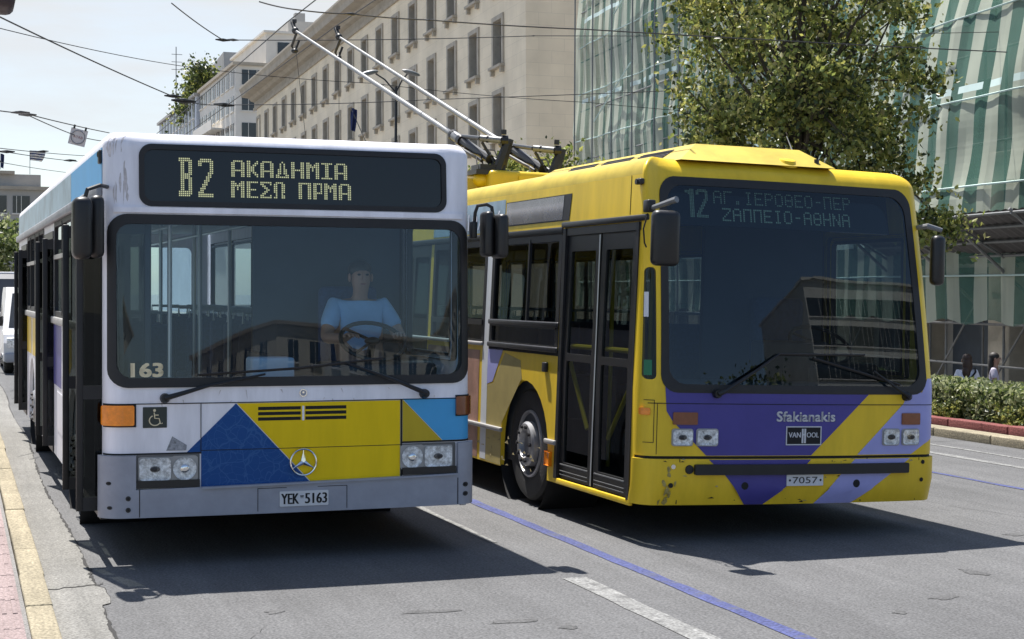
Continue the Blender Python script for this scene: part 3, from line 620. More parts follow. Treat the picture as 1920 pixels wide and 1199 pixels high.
def bus_roof(b, S, ln, m, crown=.03):
    hw, rt_, zt = S.hw, S.rt, S.zt; prof = []
    for k in range(9):
        t = R_(90*k/8); z = zt-rt_+rt_*math.sin(t); prof.append((-(hw-rt_+rt_*math.cos(t)), z, S(-hw, z)[1]))
    for k in range(1, 16):
        u = -(hw-rt_)+2*(hw-rt_)*k/16; prof.append((u, zt, S(u*hw/(hw-rt_), zt)[1]))
    prof += [(-p[0], p[1], S(hw, p[1])[1]) for p in prof[:9]][::-1]
    vs = []; st = [0, .25, .6, 1.2, 3, 6, 9, ln]; n = len(prof)
    for i, q in enumerate(st):
        for (u, z, v) in prof:
            c = crown*(1-(u/(hw-rt_))**2) if abs(u) < hw-rt_ and i > 0 else 0
            vs.append((u, v if i == 0 else v+(ln-v)*q/ln, z+c*min(1, q)))
    b.add(vs, [(i*n+k, i*n+k+1, (i+1)*n+k+1, (i+1)*n+k) for i in range(len(st)-1) for k in range(n-1)], m)
def sideS(sg, hw): return lambda a, b, d: Vector((sg*(hw+d), a, b))
def wheel(parent, u, v, r=.49, sg=-1, w=.28):
    b = MB(); ax = (sg, 0, 0); o = (u-sg*w, v, r)
    b.lathe([(r*.56, 0), (r*.9, 0), (r*.985, .03), (r, .07), (r, w-.07), (r*.985, w-.03), (r*.93, w-.005), (r*.72, w+.004), (r*.6, w-.012), (r*.575, w-.03)], o, ax, TYRE, 48)
    wh = b.build('wheel', parent)
    for k in range(40):
        pass
    t = MB(); t.lathe([(r*.6, w-.03), (r*.585, w+.0), (r*.55, w+.004), (r*.53, w-.03), (r*.49, w-.12), (r*.43, w-.13), (r*.40, w-.06), (r*.39, w+.02), (r*.355, w+.04), (r*.25, w+.045), (r*.235, w+.03), (r*.22, w+.0), (r*.12, w-.01), (0, w-.01)], o, ax, RIM, 40)
    for k in range(10):
        a = 2*math.pi*k/10; c = Vector((u-sg*w+sg*(w+.04), v+math.cos(a)*r*.305, r+math.sin(a)*r*.305)); t.tube([c-Vector((sg*.02, 0, 0)), c+Vector((sg*.022, 0, 0))], .017, DARKM, 6)
        c = Vector((u-sg*w+sg*(w-.1), v+math.cos(a+.3)*r*.46, r+math.sin(a+.3)*r*.46)); t.tube([c, c+Vector((sg*.01, 0, 0))], .02, SEAM, 8)
    t.build('rim', wh)
    return wh
def seat(parent, u, v, z, m=SEATF):
    b = MB(); b.box(u-.21, u+.21, v-.2, v+.22, z, z+.1, m, bev=.03); b.box(u-.21, u+.21, v+.2, v+.29, z+.08, z+.72, m, bev=.035); b.tube([(u-.17, v+.25, z+.7), (u-.17, v+.25, z+.82), (u+.17, v+.25, z+.82), (u+.17, v+.25, z+.7)], .014, HANDG, 6); b.box(u-.03, u+.03, v, v+.06, z-.35, z, DARKM); b.build('passenger_seat', parent)
def steering(parent, u, v, z, r=.235):
    b = MB(); ax = Vector((0, -.55, .83)).normalized(); a = Vector((1, 0, 0)); c = ax.cross(a); o = Vector((u, v, z))
    b.tube([o+r*(math.cos(2*math.pi*k/28)*a+math.sin(2*math.pi*k/28)*c) for k in range(29)], .016, PLAST, 8)
    for k in (0, 2.4, 3.9): b.tube([o, o+r*(math.cos(k)*a+math.sin(k)*c)], .012, PLAST, 6)
    b.ell(o, (.06, .06, .03), PLAST); b.tube([o, o-ax*.5], .03, PLAST, 8); b.build('steering_wheel', parent)
def headlight(parent, S, u0, u1, z0, z1, round_=None, name='headlight', d=.006, rim=None):
    """recessed bright bowl under a clear cover"""
    b = MB(); b.sheet(S, [rrect(u0-.007, u1+.007, z0-.007, z1+.007, .02)], d+.004, .03, rim or SIDEG, cut=0); h = b.build(name, parent)
    q = MB(); loop = round_ or rrect(u0, u1, z0, z1, .025); cu = sum(p[0] for p in loop)/len(loop); cz = sum(p[1] for p in loop)/len(loop); n = len(loop); vs = []
    for f, dd in ((1, d+.0105), (.93, d+.008), (.7, d+.0055), (.45, d+.0045), (.2, d+.0045), (0.01, d+.0045)): vs += [S(cu+(p[0]-cu)*f, cz+(p[1]-cz)*f, dd) for p in loop]
    q.add(vs, [(i*n+k, i*n+(k+1) % n, (i+1)*n+(k+1) % n, (i+1)*n+k) for i in range(5) for k in range(n)], LAMPB)
    q.ell(S(cu, cz, d+.010), (.034, .008, .02) if not round_ else (.03, .01, .03), CHROME if round_ else DARKM); q.build('reflector', h)
    g = MB(); g.sheet(S, [loop], d+.016, .012, LAMPL, cut=0)
    for k in range(1, 7):
        uu = u0+(u1-u0)*k/7
        if not round_: g.sheet(S, [[(uu-.0015, z0+.012), (uu+.0015, z0+.012), (uu+.0015, z1-.012), (uu-.0015, z1-.012)]], d+.0175, 0, LAMPL, cut=0)
    g.build('lens', h); return h
def wiper(parent, S, piv, el, tip, b0, b1, d=.05):
    b = MB(); b.lathe([(.0, .05), (.028, .05), (.034, .02), (.034, 0)], S(*piv, 0), S(*piv, 1)-S(*piv, 0), PLAST, 14)
    p = [S(*piv, d), S(piv[0]*.85+el[0]*.15, piv[1]*.85+el[1]*.15, d+.02), S(*el, d), S(*tip, d-.012)]; b.tube(p, [.02, .017, .011, .007], PLAST, 8); w = b.build('wiper', parent)
    q = MB(); n = 8; pts = [S(b0[0]+(b1[0]-b0[0])*k/n, b0[1]+(b1[1]-b0[1])*k/n, .02) for k in range(n+1)]; q.tube(pts, .009, BLK, 6); q.tube([x+Vector((0, -.012, .004)) for x in pts], .006, PLAST, 6); q.build('blade', w)
def mirror(parent, box, arm, m=PLAST, gl=True):
    x0, x1, y0, y1, z0, z1 = box; b = MB(); b.box(x0, x1, y0, y1, z0, z1, m, bev=min(.045, (x1-x0)*.42, (y1-y0)*.42)); mr = b.build('mirror', parent, smooth=60)
    q = MB(); q.box(x0+.025, x1-.025, y1-.006, y1+.003, z0+.05, z1-.05, CHROME); q.build('mirror_glass', mr)
    if arm: q = MB(); q.tube(arm[0], arm[1], arm[2] if len(arm) > 2 else PLAST, 8); q.build('mirror_arm', mr)
    return mr
def side_window(parent, hw, sg, v0, v1, z0, z1, gl=SIDEGL, bars=(), hbar=None):
    S = sideS(sg, hw); b = MB(); b.sheet(S, [rrect(v0-.03, v1+.03, z0-.03, z1+.03, .06), rrect(v0+.025, v1-.025, z0+.025, z1-.025, .045)], .006, .05, BLK, cut=0)
    for v in bars: b.box(sg*hw-.012, sg*hw+.012, v-.018, v+.018, z0, z1, BLK)
    if hbar: b.box(sg*hw-.012, sg*hw+.014, v0, v1, hbar-.02, hbar+.02, SIDEG)
    w = b.build('side_window', parent); g = MB(); g.sheet(S, [rrect(v0, v1, z0, z1, .05)], -.012, 0, gl, cut=0); g.build('pane', w); return w

F9 = {'A': [".#####.", "##...##", "##...##", "##...##", "##...##", "#######", "##...##", "##...##", "##...##"],
 'K': ["##...#", "##..##", "##.##.", "####..", "####..", "####..", "##.##.", "##..##", "##...#"],
 'D': ["...#...", "..#.#..", "..#.#..", "..#.#..", ".##.##.", ".##.##.", ".##.##.", "##...##", "#######"],
 'H': ["##...##"]*4+["#######"]+["##...##"]*4, 'M': ["##...##", "###.###", "#######", "##.#.##", "##.#.##"]+["##...##"]*4,
 'I': ["######"]+["..##.."]*7+["######"], 'E': ["######", "##....", "##....", "##....", "#####.", "##....", "##....", "##....", "######"],
 'S': ["######", "##...#", ".##...", "..##..", "...##.", "..##..", ".##...", "##...#", "######"], 'W': [".####.", "##..##", "##..##", "##..##", "##..##", "##..##", ".#..#.", ".#..##", "##..##"],
 'P': ["#######"]+["##...##"]*8, 'R': ["#####", "##..#", "##..#", "##..#", "##..#", "#####", "##...", "##...", "##..."], ' ': ["..."]*9}
def row9(t):
    o = ['']*9
    for ch in t:
        for k in range(9): o[k] += F9[ch][k]+'.'
    return o
BIG_B = ["######."]+["#######"]+[".##..##"]*6+[".######", ".#####.", ".######"]+[".##..##"]*6+["#######", "#######", "######."]
BIG_2 = [".######.", "########", "##....##", "##....##", "......##", "......##", "......##", ".....###", ".....##.", "....###.", "....##..", "...###..", "...##...", "..###...", "..##....", ".###....", ".##.....", "###.....", "########", "########"]
BIG_1 = ["...###", "######", "######"]+["..####"]*1+["...###"]*16
F7 = {'A': [".###.", "#...#", "#...#", "#####", "#...#", "#...#", "#...#"], 'G': ["#####", "#....", "#....", "#....", "#....", "#....", "#...."], '.': [".....", ".....", ".....", ".....", ".....", ".##..", ".##.."],
 'I': [".###.", "..#..", "..#..", "..#..", "..#..", "..#..", ".###."], 'E': ["#####", "#....", "#....", "####.", "#....", "#....", "#####"], 'R': ["####.", "#...#", "#...#", "####.", "#....", "#....", "#...."],
 'O': [".###.", "#...#", "#...#", "#...#", "#...#", "#...#", ".###."], 'T': [".###.", "#...#", "#...#", "#####", "#...#", "#...#", ".###."], '-': [".....", ".....", ".....", ".###.", ".....", ".....", "....."],
 'P': ["#####", "#...#", "#...#", "#...#", "#...#", "#...#", "#...#"], 'Z': ["#####", "....#", "...#.", "..#..", ".#...", "#....", "#####"], 'H': ["#...#", "#...#", "#...#", "#####", "#...#", "#...#", "#...#"], 'N': ["#...#", "##..#", "##..#", "#.#.#", "#..##", "#..##", "#...#"], ' ': ["....."]*7}
def row7(t):
    o = ['']*7
    for ch in t:
        for k in range(7): o[k] += F7[ch][k]+'.'
    return o

# ---- white bus on the left
def white_bus():
    bus = empty('city_bus', (2.177, 10.7051, 0), .0108, 'white city bus with B2 on its dot display and blue and yellow lower front', 'bus', 'buses side by side')
    hw, LN = 1.262, 11.55; S = front_surface(hw, .04, .12, .07, 2.87, .1); SL_, SR_ = sideS(-1, hw), sideS(1, hw)
    ws = rrect(-1.222, 1.222, 1.195, 2.312, .11); ds_ = rrect(-1.03, 1.084, 2.384, 2.787, .075)
    b = MB()
    b.sheet(S, [[(-hw, .5), (hw, .5), (hw, 2.87), (-hw, 2.87)], ws, ds_], 0, .03, WHITE, cut=.12, ucuts=S.uc, zcuts=S.zc)
    d, t = .003, .002
    b.sheet(S, [[(-.412, 1.070), (-.735, .752), (-.642, .752), (-.642, .52), (.098, .52)]], d, t, MT.get('map') or mapblue(), cut=.2)
    b.sheet(S, [[(-.405, 1.070), (.106, .52), (.727, .52), (.727, 1.070)]], d, t, YEL, cut=.2)
    b.sheet(S, [[(.745, 1.08), (1.04, .785), (1.258, .785), (1.258, 1.08)]], d, t, CYAN, cut=.1, ucuts=S.uc)
    b.sheet(S, [[(.745, 1.075), (.745, .78), (1.034, .785)]], d, t, YEL2, cut=.2)
    def seam(x0, x1, z0, z1): b.sheet(S, [[(x0, z0), (x1, z0), (x1, z1), (x0, z1)]], d+.002, .003, SEAM, cut=.15, ucuts=S.uc)
    seam(-1.26, 1.26, 1.073, 1.079); seam(-.646, -.641, .745, 1.073); seam(.73, .742, .52, 1.073); seam(-.64, .73, .760, .764); seam(-1.26, -.64, .741, .752); seam(.742, 1.26, .772, .784)
    b.sheet(S, [[(-1.2, 2.335), (1.2, 2.335), (1.2, 2.372), (-1.2, 2.372)]], .016, .02, WHITE, cut=.12, ucuts=S.uc)
    GR = mat('grime', (.60, .56, .56), .7, var=.35, vs=14); rs = random.Random(11)
    for k in range(13):
        cu, cz = -1.235+abs(rs.gauss(0, .07)), rs.uniform(2.42, 2.84); b.sheet(S, [[(max(-1.258, cu+rs.uniform(.002, .012)*math.cos(a)), cz+rs.uniform(.03, .10)*math.sin(a)) for a in (0, .9, 1.8, 2.7, 3.6, 4.5, 5.4)]], .0012, .001, GR, cut=.05)
    for k in range(14):
        cu = rs.uniform(-1.15, 1.15); cz = rs.choice((1.16, 1.10, 1.09)); b.sheet(S, [[(cu-.004, cz), (cu+.003, cz), (cu+rs.uniform(-.02, .02), cz-rs.uniform(.01, .07))]], .0012, .001, GR, cut=0)
    b.sheet(S, [[(-.87, .765), (-.74, .765), (-.735, .8), (-.80, .84), (-.83, .86)]], d, t, mat('glue_residue', (.33, .34, .37), .7, var=.6, vs=45), cut=0)
    # side walls: door side with three doorways, wheel arches, windows
    wins = [(2.75, 4.72), (6.30, 7.75), (7.9, 9.4)]; zb = .3
    arch = lambda c, r=.6: [(c+r*math.cos(R_(180-12*k)), .44+r*math.sin(R_(180-12*k))) for k in range(16)]
    z1 = 2.77; front = [(S(-hw, z)[1], z) for z in (z1, 2.4, 2.0, 1.6, 1.15, .5)]
    door_out = [(.17, .5), (.22, .5), (.22, 2.36), (1.52, 2.36), (1.52, zb)]+[(2.02, zb)]+[(p[0], p[1]) for p in arch(2.62)]+[(3.22, zb), (4.87, zb), (4.87, 2.36), (6.12, 2.36), (6.12, zb), (7.9, zb)]+arch(8.5)+[(9.1, zb), (9.55, zb), (9.55, 2.36), (10.8, 2.36), (10.8, zb), (LN, zb), (LN, z1)]
    b.sheet(SL_, [front[:-1]+door_out]+[rrect(a, c, 1.6, 2.42, .05) for a, c in wins], 0, .04, WHITE, cut=0)
    w2 = [(1.9, 3.3), (3.45, 4.9), (5.05, 6.5), (6.65, 8.1), (8.25, 9.7), (9.85, 11.2)]
    b.sheet(SR_, [[(S(hw, z)[1], z) for z in (z1, 2.4, 2.0, 1.6, 1.15, .5)]+[(.17, .3), (2.02, .3)]+arch(2.62)+[(3.22, .3), (7.9, .3)]+arch(8.5)+[(9.1, .3), (LN, .3), (LN, z1)]]+[rrect(a, c, 1.6, 2.42, .05) for a, c in w2]+[rrect(.42, 1.6, 1.35, 2.35, .08)], 0, .04, WHITE, cut=0)
    # films on the door side
    def film(x0, x1, z0, z1_, m, o=.003): b.sheet(SL_, [[(x0, z0), (x1, z0), (x1, z1_), (x0, z1_)]], o, .002, m, cut=0)
    film(.2, 2.78, 2.52, 2.765, CYAN); film(2.8, LN, 2.52, 2.765, ICE); film(3.9, 4.85, .95, 1.5, PURP); b.sheet(SL_, [[(3.22, 1.1), (3.55, 1.1), (3.7, 1.5), (2.75, 1.5), (2.75, 1.2), (2.95, 1.13)]], .003, .002, YELR, cut=0)
    film(8.6, 9.5, 1.08, 1.5, YELR); film(7.4, 8.4, 1.08, 1.5, YELR); film(4.82, 4.86, .31, 1.5, SEAM)
    for x0, x1 in ((1.55, 4.85), (6.14, 9.53), (10.83, LN)): b.box(-hw-.03, -hw-.002, x0, x1, 1.51, 1.575, SIDEG, bev=.01)
    b.box(-hw-.04, -hw+.0, .2, LN, 2.44, 2.515, mat('gutter_grey', (.3, .31, .33), .5, var=.3), bev=.012)
    b.sheet(SL_, [[(3.5, .55), (4.4, .55), (4.4, .9), (3.5, .9)]], .003, .002, WHITE, cut=0)
    # rear wall
    b.sheet(lambda u, z, dd: Vector((u, LN+dd, z)), [[(-hw, .35), (hw, .35), (hw, 2.77), (-hw, 2.77)], rrect(-1, 1, 1.5, 2.4, .08)], 0, .03, WHITE, cut=0)
    b.build('body', bus)
    b = MB(); bus_roof(b, S, LN, WHITE); b.box(-.75, .75, 3.2, 4.4, 2.88, 3.0, WHITE, bev=.04); b.box(-.7, .7, 7.2, 8.2, 2.88, 2.98, WHITE, bev=.04); b.build('roof', bus)
    # inside
    b = MB(); b.box(-1.2, 1.2, .3, 11.4, .33, .38, INT_FL); b.box(-1.2, 1.2, .45, 11.4, 2.58, 2.62, INT_G)
    b.box(-1.2, -1.1, 2.05, 3.2, .38, 1.0, INT_D); b.box(.6, 1.2, 1.95, 3.2, .38, 1.05, INT_D); b.box(-1.2, 1.2, 10.9, 11.5, .38, 1.45, INT_D)
    b.box(1.19, 1.215, 1.8, 11.4, .38, 1.58, INT_G); b.box(-1.215, -1.19, 2.7, 4.8, .38, 1.5, INT_G); b.box(-1.215, -1.19, 6.2, 9.5, .38, 1.5, INT_G)
    b.box(.02, 1.2, 1.72, 1.78, .38, 2.58, INT_D); b.box(-.02, .03, .95, 1.75, .38, 1.35, INT_D)
    b.build('interior', bus)
    b = MB(); b.sheet(lambda u, z, dd: Vector((u, .12+.04*(u/1.2)**2-dd, z)), [[(-1.15, .55), (1.15, .55), (1.15, 1.22), (-1.15, 1.22)]], 0, .02, INT_D, cut=0); b.box(-1.15, 1.15, .14, .5, 1.17, 1.225, INT_D, bev=.02); b.box(.25, 1.1, .32, .66, 1.0, 1.32, PLAST, bev=.05); b.box(-.25, .05, .3, .55, 1.2, 1.36, INT_G, bev=.02); b.build('dashboard', bus)
    steering(bus, .70, .66, 1.46)
    b = MB(); b.box(.45, .95, .85, 1.35, 1.0, 1.11, SEATF, bev=.04); b.box(.47, .93, 1.36, 1.48, 1.1, 1.86, SEATF, bev=.05); b.box(.55, .85, 1.0, 1.3, .38, 1.0, PLAST); b.build('driver_seat', bus)
    for k in range(9):
        for u in (-.95, -.5, .5, .95):
            v = 3.6+.82*k
            if u < 0 and (4.7 < v < 6.3 or v > 9.3): continue
            seat(bus, u, v, .8)
    for u, v in ((-.62, 1.7), (-.3, 2.3), (-.62, 3.3), (.3, 2.4), (-.3, 4.7), (.3, 4.4), (-.3, 6.3), (.3, 6.6), (-.3, 8.3), (.3, 8.6)):
        b = MB(); b.tube([(u, v, .38), (u, v, 2.58)], .018, HANDG, 8); b.build('handrail', bus)
    for u in (-.3, .3): b = MB(); b.tube([(u, 2.3, 2.4), (u, 10.5, 2.4)], .016, HANDG, 8); b.build('handrail', bus)
    # windscreen and display
    b = MB(); b.sheet(S, [rrect(-1.235, 1.235, 1.182, 2.325, .12), rrect(-1.185, 1.185, 1.245, 2.262, .1)], .012, .05, BLK, cut=.12, ucuts=S.uc); sl_ = b.build('windscreen_seal', bus)
    b = MB(); b.sheet(S, [rrect(-1.2, 1.2, 1.22, 2.29, .1)], .0, 0, WSGL, cut=.06, ucuts=S.uc); b.build('windscreen', bus)
    b = MB(); [b.text(S, '163', -1.092+k, -.893+k, 1.254+j, 1.342+j, .006+k*.1, CREAM) for k in (-.006, 0, .006) for j in (-.003, .003)]; b.build('fleet_number', bus)
    b = MB(); b.sheet(S, [ds_], -.004, .03, DISP, cut=.12); b.sheet(S, [rrect(-1.035, 1.089, 2.379, 2.792, .08), rrect(-1.0, 1.054, 2.414, 2.757, .06)], .01, .03, BLK, cut=.12); dp = b.build('destination_display', bus)
    b = MB(); q = .01275
    b.dots(S, BIG_B, -.770, 2.703, q, q*1.02, -.0025, LED); b.dots(S, BIG_2, -.642, 2.700, q, q*1.02, -.0025, LED)
    b.dots(S, row9('AKADHMIA'), -.422, 2.696, q*1.03, .0126, -.0025, LED); b.dots(S, row9('MESW'), -.424, 2.556, q*1.03, .0126, -.0025, LED); b.dots(S, row9('PRMA'), .035, 2.556, q, .0126, -.0025, LED)
    b.build('display_lettering', dp, smooth=0)
    # bumper
    b = MB(); o = [(-hw, .33), (hw, .33), (hw, .765), (1.145, .765), (1.145, .545), (-1.065, .515), (-1.065, .738), (-hw, .738)]
    b.sheet(S, [o], .035, .09, GREYB, cut=.12, ucuts=S.uc)
    for x in (-1.045, 1.14): b.sheet(S, [[(x, .335), (x+.005, .335), (x+.005, .52), (x, .52)]], .037, .002, SEAM, cut=0)
    for (u, z, r) in ((-1.115, .46, .017), (-1.115, .385, .017), (1.19, .47, .017), (1.19, .405, .017), (-1.215, .56, .012), (-1.21, .4, .012)):
        b.sheet(S, [circ(u, z, r, 14)], .038, .004, DARKM, cut=0); b.sheet(S, [circ(u, z, r*.5, 10)], .041, .003, SEAM, cut=0)
    for x0, x1, za, zb_ in ((-.27, .34, .497, .501), (-.272, -.268, .345, .5), (.338, .342, .345, .5)): b.sheet(S, [[(x0, za), (x1, za), (x1, zb_), (x0, zb_)]], .037, .002, SEAM, cut=0)
    b.sheet(S, [[(-.64, .508), (1.14, .54), (1.14, .552), (-.64, .522)]], .05, .06, GREYB, cut=.15); b.build('bumper', bus)
    b = MB(); b.sheet(S, [rrect(-.124, .21, .372, .474, .008)], .042, .006, PLATE, cut=0); [(b.text(S, 'YEK', -.112+k, .005+k, .388, .458, .043+k*.1, SEAM), b.text(S, '5163', .05+k, .198+k, .388, .458, .043+k*.1, SEAM)) for k in (-.003, 0, .003)]; b.text(S, '-', .015, .04, .436, .443, .043, SEAM); b.text(S, '=', .017, .038, .425, .434, .043, SEAM); b.build('number_plate', bus)
    # lamps
    HOUS = mat('lamp_housing', (.11, .11, .11), .5, var=.2)
    for (a, c, z0, z1_, inner) in ((-1.062, -.652, .522, .742, 1), (.742, 1.135, .552, .768, -1)):
        b = MB(); b.sheet(S, [rrect(a, c, z0, z1_, .01)], .006, .02, HOUS, cut=0); b.sheet(S, [[(a, z0), (c, z0), (c, z0+.05), (a, z0+.05)]], .024, .03, PLAST, cut=0); h = b.build('headlight_housing', bus)
        if inner == 1: l1 = (a+.018, a+.222, z0+.05, z1_-.022); cc = (a+.312, (z0+z1_)/2+.014)
        else: l1 = (c-.232, c-.03, z0+.05, z1_-.022); cc = (c-.322, (z0+z1_)/2+.014)
        e0, e1 = (l1[0]-.006, cc[0]+.086) if inner == 1 else (cc[0]-.086, l1[1]+.006)
        b = MB(); b.sheet(S, [rrect(e0, e1, z0+.046, z1_-.016, .012)], .0082, .006, SIDEG, cut=0); b.build('reflector_panel', h)
        headlight(bus, S, *l1, rim=SIDEG); headlight(bus, S, cc[0]-.078, cc[0]+.078, cc[1]-.078, cc[1]+.078, round_=circ(*cc, .077, 24), name='high_beam_lamp', rim=SIDEG)
    for (a, c, z0, z1_, m, n_) in ((-1.258, -1.075, .935, 1.068, AMB, 0), (1.135, 1.258, .96, 1.09, AMBD, 0)):
        b = MB(); b.sheet(S, [rrect(a, c, z0, z1_, .012)], .022, .03, m, cut=.04, ucuts=S.uc); b.sheet(S, [[(a-.0, z0-.01), (c+.012, z0-.01), (c+.012, z1_+.008), (a-.0, z1_+.008)]], .008, .012, SEAM, cut=.06, ucuts=S.uc); b.build('indicator_lamp', bus)
    b = MB()
    for k, zz in enumerate((1.022, .987, .951)): b.sheet(S, [[(-.264, zz), (.026, zz), (.026, zz+.022), (-.264, zz+.022)]], .005, .003, SEAM, cut=0); b.sheet(S, [[(.058, zz), (.342, zz), (.342, zz+.022), (.058, zz+.022)]], .005, .003, SEAM, cut=0)
    b.sheet(S, [[(.035, .948), (.049, .948), (.049, 1.046), (.035, 1.046)]], .01, .008, WHITE, cut=0); b.build('grille', bus, smooth=0)
    b = MB(); c0 = (.042, .665); f = lambda x, z: S(c0[0]+x, c0[1]+z, .018)
    b.tube([f(.088*math.cos(2*math.pi*k/40), .088*math.sin(2*math.pi*k/40)) for k in range(41)], .0065, CHROME, 8)
    for a in (90, 210, 330):
        a = R_(a); tip = f(.085*math.cos(a), .085*math.sin(a)); p = Vector((math.cos(a+math.pi/2), 0, math.sin(a+math.pi/2))); o_ = f(0, 0); q0 = o_+(tip-o_)*.12; b.add([o_+Vector((0, -.012, 0)), q0+p*.015, tip, q0-p*.015], [(0, 1, 2), (0, 2, 3)], CHROME)
        b.tube([o_, tip], [.010, .0035], CHROME, 6)
    b.build('star_emblem', bus)
    b = MB(); b.sheet(S, [circ(.043, 1.133, .026, 20)], .008, .008, CHROME, cut=0); b.sheet(S, [circ(.043, 1.133, .02, 20)], .01, .002, GREYB, cut=0); b.sheet(S, [circ(.043, 1.137, .008, 8)], .011, .002, CHROME, cut=0); b.build('round_badge', bus)
    b = MB(); b.sheet(S, [rrect(-1.02, -.865, .918, 1.055, .004)], .004, .003, mat('sign_dark_green', (.018, .028, .026), .4, var=.15), cut=0)
    ik = lambda x, z: S(-.945+x, .985+z, .0055)
    b.add([ik(.0095*math.cos(k*.6)+.0, .048+.0095*math.sin(k*.6)) for k in range(10)], [tuple(range(10))], CREAM)
    b.tube([ik(-.002, .034), ik(.002, -.004), ik(.03, -.006), ik(.038, -.04), ik(.052, -.036)], .0042, CREAM, 5); b.tube([ik(.0, .018), ik(.026, .017)], .0038, CREAM, 5)
    b.tube([ik(.004-.001+.036*math.cos(R_(a)), -.018+.033*math.sin(R_(a))) for a in range(115, 345, 15)], .0042, CREAM, 5); b.build('access_sign', bus)
    wiper(bus, S, (-.878, 1.112), (-.60, 1.19), (-.22, 1.262), (-.66, 1.262), (.02, 1.30)); wiper(bus, S, (.90, 1.112), (.66, 1.215), (.33, 1.335), (.60, 1.36), (-.02, 1.295))
    mirror(bus, (-1.475, -1.355, -.16, .06, 2.02, 2.42), ([(-1.24, .12, 2.50), (-1.30, -.02, 2.50), (-1.38, -.06, 2.47), (-1.40, -.06, 2.40)], .014))
    mirror(bus, (-1.36, -1.265, .0, .12, 2.03, 2.44), None)
    mirror(bus, (1.395, 1.475, -.14, .08, 2.06, 2.37), None)
    mirror(bus, (1.325, 1.395, -.06, .10, 2.07, 2.39), ([(1.285, .1, 2.22), (1.285, .06, 2.38), (1.30, .05, 2.43), (1.36, .03, 2.44), (1.395, .02, 2.42), (1.40, .0, 2.33)], .013))
    b = MB(); b.box(1.262, 1.30, .05, .13, 2.2, 2.32, PLAST, bev=.01); b.build('mirror_bracket', bus)
    b = MB(); b.lathe([(0, .03), (.02, .028), (.026, 0)], (-1.262, .24, 2.72), (-1, -.3, 0), PLAST, 10); b.box(-1.285, -1.262, .2, .3, 2.66, 2.75, PLAST, bev=.008); b.build('marker_lamp', bus)
    # doors: folded leaves standing out from the openings
    for v0, v1 in ((.22, 1.52), (4.87, 6.12), (9.55, 10.8)):
        b = MB(); b.box(-hw-.01, -hw+.035, v0, v1, 2.3, 2.37, PLAST); b.box(-hw-.01, -hw+.03, v0, v1, .3, .36, DARKM); b.build('door_frame', bus)
        for v in (v0+.0, v1-.09):
            b = MB(); x0, x1 = -hw-(.165 if v0 < 1 else .10), -hw+.32
            for (p, q_) in ((x0, x0+.045), (x1-.045, x1), ((x0+x1)/2-.02, (x0+x1)/2+.02)): b.box(p, q_, v, v+.045, .36, 2.3, BLK, bev=.008)
            for z in (.36, 1.1, 2.2): b.box(x0, x1, v+.002, v+.043, z, z+.09, BLK)
            dr = b.build('door_leaf', bus); g = MB(); g.box(x0+.03, x1-.03, v+.018, v+.024, .42, 2.24, DARKGL); g.build('pane', dr)
    for a, c in wins: side_window(bus, hw, -1, a, c, 1.6, 2.42, bars=((a+c)/2,), hbar=2.12)
    for a, c in w2: side_window(bus, hw, 1, a, c, 1.6, 2.42)
    side_window(bus, hw, 1, .42, 1.6, 1.35, 2.35)
    b = MB(); b.sheet(lambda u, z, dd: Vector((u, LN+dd, z)), [rrect(-1, 1, 1.5, 2.4, .08)], -.01, 0, SIDEGL, cut=0); b.build('rear_window', bus)
    for v in (2.62, 8.5):
        wheel(bus, -1.215, v, .48, -1); wheel(bus, 1.215, v, .48, 1)
        b = MB(); b.lathe([(.66, 0), (.66, .5), (.0, .5)], (-1.25, v, .47), (1, 0, 0), SEAM, 28); b.build('wheel_well', bus); b = MB(); b.lathe([(.66, 0), (.66, .5), (.0, .5)], (1.25, v, .47), (-1, 0, 0), SEAM, 28); b.build('wheel_well', bus)
    b = MB(); b.box(-1.1, 1.1, .6, 11.3, .27, .33, SEAM); b.box(-.5, .5, 2.4, 2.8, .2, .45, DARKM); b.build('underframe', bus)
    return bus
def mapblue():
    m = mat('map', (.003, .062, .24), .4, var=0, spec=.25); t = m.node_tree; b = t.nodes['Principled BSDF']; l = t.links.new
    co = N('ShaderNodeTexCoord', t); v = N('ShaderNodeTexVoronoi', t, feature='DISTANCE_TO_EDGE'); v.inputs['Scale'].default_value = 17; n = N('ShaderNodeTexNoise', t); n.inputs['Scale'].default_value = 6
    ad = N('ShaderNodeVectorMath', t, operation='MULTIPLY_ADD'); ad.inputs[1].default_value = (.12, .12, .12); l(co.outputs['Object'], n.inputs['Vector']); l(n.outputs['Color'], ad.inputs[0]); l(co.outputs['Object'], ad.inputs[2]); l(ad.outputs[0], v.inputs['Vector'])
    v2 = N('ShaderNodeTexVoronoi', t, feature='DISTANCE_TO_EDGE'); v2.inputs['Scale'].default_value = 7; l(ad.outputs[0], v2.inputs['Vector'])
    mn = N('ShaderNodeMath', t, operation='MINIMUM'); l(v.outputs[0], mn.inputs[0]); l(v2.outputs[0], mn.inputs[1])
    r = N('ShaderNodeMapRange', t); r.inputs['From Min'].default_value = .012; r.inputs['From Max'].default_value = .035; r.inputs['To Min'].default_value = 1; r.inputs['To Max'].default_value = 0; l(mn.outputs[0], r.inputs['Value'])
    mx_ = N('ShaderNodeMix', t, data_type='RGBA'); mx_.inputs['A'].default_value = (.003, .062, .24, 1); mx_.inputs['B'].default_value = (.02, .095, .28, 1); l(r.outputs[0], mx_.inputs['Factor']); l(mx_.outputs['Result'], b.inputs['Base Color']); return m
white_bus()

